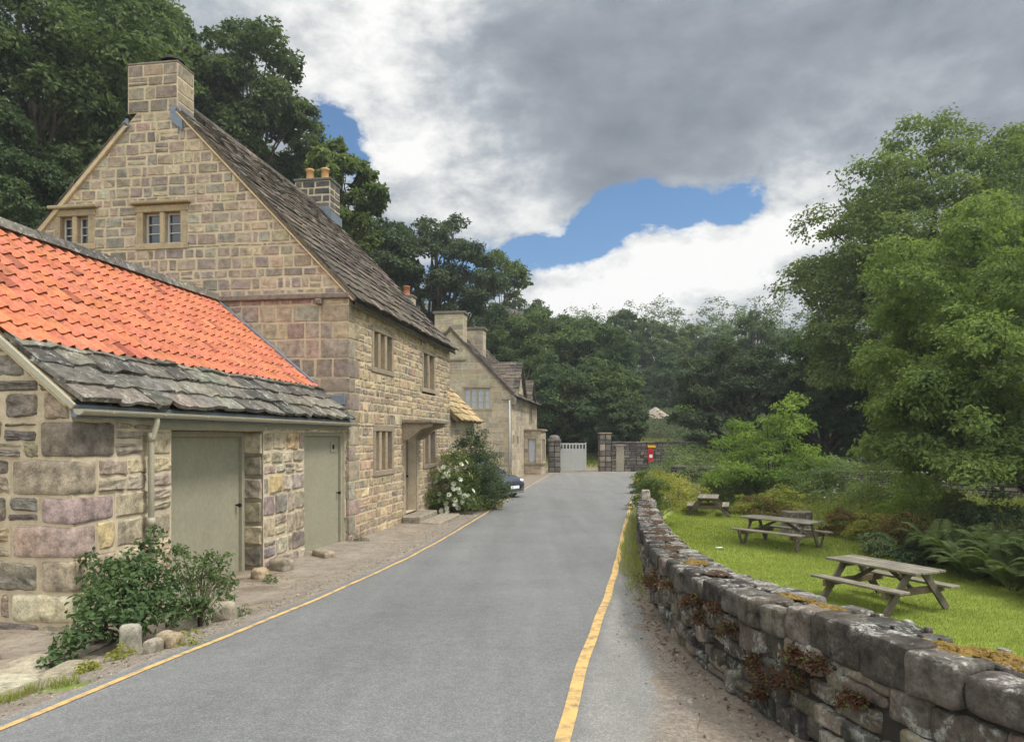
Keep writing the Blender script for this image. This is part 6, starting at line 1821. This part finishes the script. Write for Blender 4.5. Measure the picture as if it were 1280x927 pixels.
    for c in C:
        for _ in range(3):
            e = c + rng.normal(0, .1, 3); q = np.linspace(0, 1, 7)[:, None]; sb.tube(b0 * (1 - q) + e * q + np.array([0, 0, 1]) * np.sin(q * 3.14) * .12, np.linspace(.007, .002, 7), 4, cap=False)
    sb.build('stems', M['bark'], root)

def scatter(n, x0, x1, y0, y1, ok, bias=None):
    x = rng.uniform(x0, x1, n); y = rng.uniform(y0, y1, n)
    if bias: y = y0 + (y1 - y0) * rng.uniform(0, 1, n) ** bias
    k = ok(x, y); x, y = x[k], y[k]
    return np.stack([x, y, ground(x, y)], 1)

def build_grass():
    mb = MB()
    lawn = lambda x, y: (x > xwall(y) + .38) & (x < 10.1 + .8 * fbm(np.stack([y, 0 * y, 0 * y], 1), 3))
    P = scatter(120000, 1.8, 11, 8.8, 18, lawn); add_blades(mb, P, rng.uniform(.025, .065, len(P)), .007, .5)
    P = scatter(60000, 1.8, 11, 1.5, 8.8, lawn); add_blades(mb, P, rng.uniform(.025, .065, len(P)), .009, .5)
    P = scatter(90000, 2.5, 11.5, 18, 37, lawn); add_blades(mb, P, rng.uniform(.04, .085, len(P)), .014, .5)
    P = scatter(1800, 1.8, 10, 9, 30, lambda x, y: (x > xwall(y) + .38) & (x < xwall(y) + .75)); add_blades(mb, P, rng.uniform(.10, .24, len(P)), .009, .5)
    stuff(mb.build('grass', M['grass']))
    mb = MB()
    # lane verge grass by the wall and bottom-left tuft
    rightv = lambda x, y: (x > xwall(y) - .32 + .3 * (fbm(np.stack([x * .6, y * .8, 0 * x], 1), 6) - .45)) & (x < xwall(y) - .03)
    P = scatter(16000, 1., 4.2, 8.2, 22, rightv); add_blades(mb, P, rng.uniform(.06, .28, len(P)) * sstep(7.5, 11, P[:, 1]), .009, .5)
    P = scatter(4200, -3.9, -3.0, 4.2, 5.35, lambda x, y: (x < xleft(y) - .22) & (x > xleft(y) - .7) & (fbm(np.stack([x * 2.2, y * 2.2, 0 * x], 1), 9) > .47)); add_blades(mb, P, rng.uniform(.03, .10, len(P)), .006, .6)
    P = scatter(2600, -4, 0, 5.3, 24, lambda x, y: (x < xleft(y) - .12) & (x > xleft(y) - .9) & (fbm(np.stack([x * 1.6, y * 1.6, 0 * x], 1), 19) > .62)); add_blades(mb, P, rng.uniform(.02, .07, len(P)), .006, .6)
    stuff(mb.build('verge_grass', M['weed']))
    # rank weeds round the lawn
    mb = MB()
    far = lambda x, y: (y > 33.5 - .12 * (x - 4) ** 1) & (x > xwall(y) + .3) | (x > 10.6)
    P = scatter(26000, 3.5, 22, 16, 48, far, .8); add_blades(mb, P, rng.uniform(.25, .95, len(P)), .028, .4)
    P = scatter(16000, 9.7, 24, 13, 34, lambda x, y: x > 9.8 + .6 * fbm(np.stack([y * .7, 0 * y, 0 * y], 1), 7)); add_blades(mb, P, rng.uniform(.2, .85, len(P)), .022, .4)
    P = scatter(14000, 18, 60, 4, 60, lambda x, y: x > 0); add_blades(mb, P, rng.uniform(.3, .8, len(P)), .05, .4)
    n = 16000; P = scatter(n, 9.8, 26, 16, 48, lambda x, y: x > 10.2); P[:, 2] += rng.uniform(.1, .75, len(P))
    V, F = leaf_faces(P, rsphere(len(P)) * [1, 1, .4], unit(rng.normal(0, .5, (len(P), 3)) + [0, 0, 1]), rng.uniform(.06, .14, len(P)), .5); mb.add(V, F)
    o = stuff(mb.build('tall_weeds', M['weed']))
    mb = MB(); P = scatter(700, 10.6, 26, 22, 46, lambda x, y: (fbm(np.stack([x * .4, y * .4, 0 * x], 1), 77) > .45)); P[:, 2] += rng.uniform(.75, 1.25, len(P))
    for dx in range(7):
        Q = P + rng.normal(0, .05, P.shape) * [1, 1, .25]; V, F = leaf_faces(Q, rsphere(len(Q)) * [1, 1, .2], np.tile([0, 0, 1.], (len(Q), 1)), .055, .9, .02); mb.add(V, F)
    stuff(mb.build('cow_parsley', M['parsley']))
    # grass bank beyond the gate
    mb = MB(); P = scatter(16000, 2, 14, 51.5, 64, lambda x, y: x > 0); add_blades(mb, P, rng.uniform(.08, .2, len(P)), .03, .5); stuff(mb.build('bank_grass', M['grass']))
    mb = MB()
    V = []; 
    xs = np.linspace(3.5, 16, 14)
    for x in xs: V += [(x, 55.9 - .05 * x, gz(x, 55.9 - .05 * x) + .05), (x, 57.3 - .05 * x, gz(x, 57.3 - .05 * x) + .06)]
    mb.add(V, [[2 * i, 2 * i + 2, 2 * i + 3, 2 * i + 1] for i in range(13)]); struct(mb, 'path', plain_mat('path_dust', (.36, .31, .24), .95, .15, 2., .3, .1))
    # gravel and dead leaves along both edges of the lane
    mb = MB()
    n = 2600; y = rng.uniform(4, 24, n) ** 1.0; side = rng.random(n) < .6
    x = np.where(side, xleft(y) - .16 - np.abs(rng.normal(0, .38, n)), np.minimum(xwall(y) - .04 - np.abs(rng.normal(0, .28, n)), 9))
    k = (x > xleft(y) - 1.3) & ((side) | (x > xright(y) + .2)); x, y = x[k], y[k]
    z = np.maximum(ground(x, y), np.where(x > xright(y) - 1, zroad(y) + .004, -99))
    a = rng.uniform(0, 6.28, len(x)); r = rng.uniform(.004, .012, len(x)) * np.where(rng.random(len(x)) < .05, 2., 1)
    t = np.linspace(0, 2 * np.pi, 6, endpoint=False)
    ring = np.stack([np.cos(t[None] + a[:, None]) * r[:, None] * rng.uniform(.7, 1.2, (len(x), 6)), np.sin(t[None] + a[:, None]) * r[:, None] * rng.uniform(.7, 1.2, (len(x), 6))], -1)
    base = np.stack([x, y, z], 1)[:, None]
    V = np.concatenate([np.concatenate([ring, np.full((len(x), 6, 1), -.003)], -1) + base, np.concatenate([ring * .6, np.repeat((r * .8)[:, None, None], 6, 1)], -1) + base], 1).reshape(-1, 3)
    b = np.arange(len(x))[:, None] * 12; F = np.concatenate([b + np.array([i, (i + 1) % 6, 6 + (i + 1) % 6, 6 + i]) for i in range(6)] + [b + np.array([6, 7, 8, 9]), b + np.array([6, 9, 10, 11])])
    cc = np.array([.26, .225, .18]) * rng.uniform(.5, 1.6, (len(x), 1)) * (1 + rng.normal(0, .05, (len(x), 3)))
    mb.add(V, F, 0, np.repeat(cc, 12, 0)); stuff(mb.build('gravel', M['rock']))
    mb = MB(); n = 800; y = rng.uniform(4, 20, n); x = np.where(rng.random(n) < .25, xleft(y) - .2 - np.abs(rng.normal(0, .3, n)), xwall(y) - .05 - np.abs(rng.normal(0, .11, n)))
    z = np.maximum(ground(x, y), np.where(x > xright(y) - 1, zroad(y) + .005, -99)) + .006
    V, F = leaf_faces(np.stack([x, y, z], 1), rsphere(n) * [1, 1, .15], unit(rng.normal(0, .25, (n, 3)) + [0, 0, 1]), rng.uniform(.015, .045, n), .5); mb.add(V, F)
    stuff(mb.build('leaf_litter', leaf_mat('dead_leaf', (.07, .035, .018), (.19, .11, .05), .15)))
# ------------------------------------------------------------------ sky, light, camera
SUN_EL, SUN_AZ = 58., 105.          # azimuth from +Y (view direction), positive to the right
def build_sky():
    w = bpy.data.worlds.new('World'); scene.world = w; w.use_nodes = True
    w.node_tree.nodes.clear(); t = NT(w.node_tree)
    out = t.n('ShaderNodeOutputWorld'); bg = t.n('ShaderNodeBackground', {'Strength': .1})
    t.nt.links.new(bg.outputs[0], out.inputs[0])
    sky = t.n('ShaderNodeTexSky', sky_type='NISHITA', sun_disc=False)
    sky.sun_elevation = R(SUN_EL); sky.sun_rotation = R(SUN_AZ); sky.air_density = 1.0; sky.dust_density = .6; sky.ozone_density = 1.6
    dv = t.n('ShaderNodeTexCoord').outputs['Generated']
    nrm = t.n('ShaderNodeVectorMath', operation='NORMALIZE'); t.nt.links.new(dv, nrm.inputs[0]); dv = nrm.outputs[0]
    sep = t.n('ShaderNodeSeparateXYZ'); t.nt.links.new(dv, sep.inputs[0]); X, Y, Z = sep.outputs
    mp = t.n('ShaderNodeMapping'); mp.inputs['Scale'].default_value = (1, 1, 1.7); t.nt.links.new(dv, mp.inputs[0])
    n1 = t.noise(mp.outputs[0], 4.2, 10, .60, .15); n2 = t.noise(mp.outputs[0], 14., 9, .62, .2)
    mp2 = t.n('ShaderNodeMapping'); mp2.inputs['Scale'].default_value = (1, 1, 2.2); mp2.inputs['Location'].default_value = (.05, .0, .12); t.nt.links.new(dv, mp2.inputs[0])
    n3 = t.noise(mp2.outputs[0], 4.2, 9, .6, .3)
    def blobs(lst):
        s = None
        for px, py, r, amp in lst:
            d = unit(np.array([(px - HX) / FPX, 1., (HY - py) / FPX])); k = 1 / (r / FPX * d[1]) ** 2
            dp = t.n('ShaderNodeVectorMath', operation='DOT_PRODUCT'); t.nt.links.new(dv, dp.inputs[0]); dp.inputs[1].default_value = tuple(d)
            g = t.math('MULTIPLY', t.math('EXPONENT', t.math('MULTIPLY', t.math('SUBTRACT', dp.outputs['Value'], 1.), k)), amp)
            s = g if s is None else t.math('ADD', s, g)
        return s
    # how much cloud: a high deck with breaks towards the horizon
    base = t.math('MULTIPLY_ADD', Z, .9, .46)
    cov = blobs([(418, 150, 36, -.62), (446, 210, 30, -.50), (498, 255, 20, -.18), (670, 312, 34, -.50), (735, 297, 40, -.62), (825, 255, 42, -.66), (772, 278, 36, -.52), (890, 258, 40, -.56), (950, 240, 34, -.46), (850, 300, 22, -.2), (700, 325, 26, -.3), (610, 335, 36, -.42), (565, 322, 30, -.30), (960, 305, 26, -.2),
                 (600, 225, 80, .25), (520, 170, 40, .2), (690, 258, 30, .20), (850, 340, 46, .50), (800, 335, 36, .25), (775, 372, 44, .42), (700, 375, 36, .40), (925, 345, 46, .36), (960, 400, 70, .3), (1040, 258, 40, .34), (985, 292, 24, .26), (740, 140, 130, .3), (1080, 110, 170, .3), (560, 40, 150, .2)])
    wob = t.math('ADD', t.math('MULTIPLY_ADD', n1, 1.5, -.75), t.math('MULTIPLY_ADD', n2, .95, -.475))
    dens = t.math('ADD', t.math('ADD', base, cov), wob)
    mask = t.ramp(dens, [(.38, 0.), (.445, .6), (.55, 1.)])
    # brightness of the cloud: grey undersides against sunlit heads
    br = blobs([(560, 235, 75, .46), (490, 175, 45, .30), (640, 200, 50, .22), (690, 270, 40, .30), (850, 335, 62, .50), (780, 362, 50, .46), (690, 372, 50, .42), (930, 345, 62, .44), (1040, 245, 50, .46), (975, 285, 40, .34), (1010, 330, 40, .2), (530, 5, 80, .60), (430, 50, 80, .18), (300, 40, 110, .18), (400, 110, 60, .10), (700, 178, 26, .10), (1110, 112, 36, .14), (1010, 170, 40, .10), (1225, 190, 60, .12),
                (545, 105, 40, -.20), (830, 110, 130, -.10), (670, 190, 50, -.14), (790, 205, 60, -.12), (1150, 50, 120, -.05), (640, 60, 60, -.10), (870, 415, 50, -.12)])
    # shade inside the cloud from its own thickness: noise offset towards the light
    mp3 = t.n('ShaderNodeMapping'); mp3.inputs['Scale'].default_value = (1, 1, 1.7); mp3.inputs['Location'].default_value = (.012, 0, -.035); t.nt.links.new(dv, mp3.inputs[0])
    nn = t.math('SUBTRACT', n1, t.noise(mp3.outputs[0], 4.2, 10, .60, .15))
    b = t.math('ADD', t.math('ADD', br, .26), t.math('ADD', t.math('MULTIPLY_ADD', n3, .78, -.39), t.math('MULTIPLY', t.math('MULTIPLY_ADD', n2, 1., -.5), t.math('MULTIPLY_ADD', br, 1.5, .45))))
    b = t.math('ADD', b, t.math('MULTIPLY', nn, 1.1))
    bb = t.math('MULTIPLY_ADD', Y, -1.0, .15, clamp=True); bb = t.math('ADD', bb, t.math('MULTIPLY', t.math('MULTIPLY_ADD', X, 1.4, -.75, clamp=True), .6))      # extra brightness added to cloud behind camera, at right and overhead, to light surfaces
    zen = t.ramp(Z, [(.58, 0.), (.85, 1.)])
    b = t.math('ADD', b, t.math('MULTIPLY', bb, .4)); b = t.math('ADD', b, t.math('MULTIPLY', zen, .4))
    K = CLOUD_K
    cl = t.ramp(b, [(.0, tuple(K * c for c in (.19, .216, .25))), (.30, tuple(K * c for c in (.275, .305, .345))), (.52, tuple(K * c for c in (.385, .42, .455))), (.78, tuple(K * c for c in (.66, .67, .67))), (1.0, tuple(K * c for c in (.85, .845, .83)))])
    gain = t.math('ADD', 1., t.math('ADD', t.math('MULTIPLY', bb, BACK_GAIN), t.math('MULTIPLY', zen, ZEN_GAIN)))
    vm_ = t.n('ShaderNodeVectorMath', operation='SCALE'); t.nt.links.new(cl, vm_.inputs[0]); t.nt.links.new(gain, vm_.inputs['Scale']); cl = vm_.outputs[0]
    blue = t.mix(1., sky.outputs[0], SKY_TINT, 'MULTIPLY')
    c = t.mix(mask, blue, cl)
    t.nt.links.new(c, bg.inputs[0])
    s = bpy.data.lights.new('sun', 'SUN'); s.energy = SUN_E; s.angle = R(12); s.color = (1., .965, .91)
    o = bpy.data.objects.new('sun', s); COL.objects.link(o)
    el, az = R(SUN_EL), R(SUN_AZ)
    from mathutils import Vector
    d = Vector((math.sin(az) * math.cos(el), math.cos(az) * math.cos(el), math.sin(el)))
    o.rotation_euler = d.to_track_quat('Z', 'Y').to_euler(); o.location = d * 60
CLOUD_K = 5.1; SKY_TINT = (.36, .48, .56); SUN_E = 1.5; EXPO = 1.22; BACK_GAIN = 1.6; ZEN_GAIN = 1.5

def build_camera():
    c = bpy.data.cameras.new('camera'); o = bpy.data.objects.new('camera', c); COL.objects.link(o)
    o.location = (0, 0, 0); o.rotation_euler = (R(90), 0, 0)
    c.sensor_width = 36.; c.lens = 36. * FPX / 1280.; c.shift_y = (HY - 463.5) / 1280.
    c.clip_start = .05; c.clip_end = 3000
    scene.camera = o
    v = scene.view_settings; scene.display_settings.display_device = 'sRGB'
    v.view_transform = 'Standard'; v.look = 'None'; v.exposure = EXPO; v.gamma = 1.; v.use_curve_mapping = False
    scene.render.resolution_x, scene.render.resolution_y = 1024, 741
    cy = scene.cycles; cy.max_bounces = 6; cy.diffuse_bounces = 3; cy.transmission_bounces = 3; cy.transparent_max_bounces = 6
    cy.use_denoising = True; cy.sample_clamp_indirect = 8.; cy.use_adaptive_sampling = True; cy.adaptive_threshold = .02

def build_haze():
    mb = MB(); mb.bevbox(lambda x, y, z: np.array([x, y, z]), -270, 270, -68, 390, -6., HAZE_TOP, 0)
    m = bpy.data.materials.new('haze'); m.use_nodes = True; m.node_tree.nodes.clear(); t = NT(m.node_tree)
    out = t.n('ShaderNodeOutputMaterial'); v = t.n('ShaderNodeVolumePrincipled', {'Color': (.86, .92, 1., 1), 'Density': HAZE, 'Anisotropy': .2})
    t.nt.links.new(v.outputs[0], out.inputs['Volume'])
    stuff(mb.build('haze', m))
HAZE = .0006; HAZE_TOP = 46.
build_sky(); build_camera()
build_ground(); build_road()
reseed(91); build_house(); reseed(133); build_outbuilding(); reseed(98); build_leanto(); build_rear_cottage(); build_house2(); build_gateway()
reseed(119); build_lane_wall(); reseed(98); build_tables(); build_car(); reseed(91); build_rocks(); build_meadow_wall()
reseed(91); build_trees(); reseed(98); build_bushes(); build_grass(); build_haze()
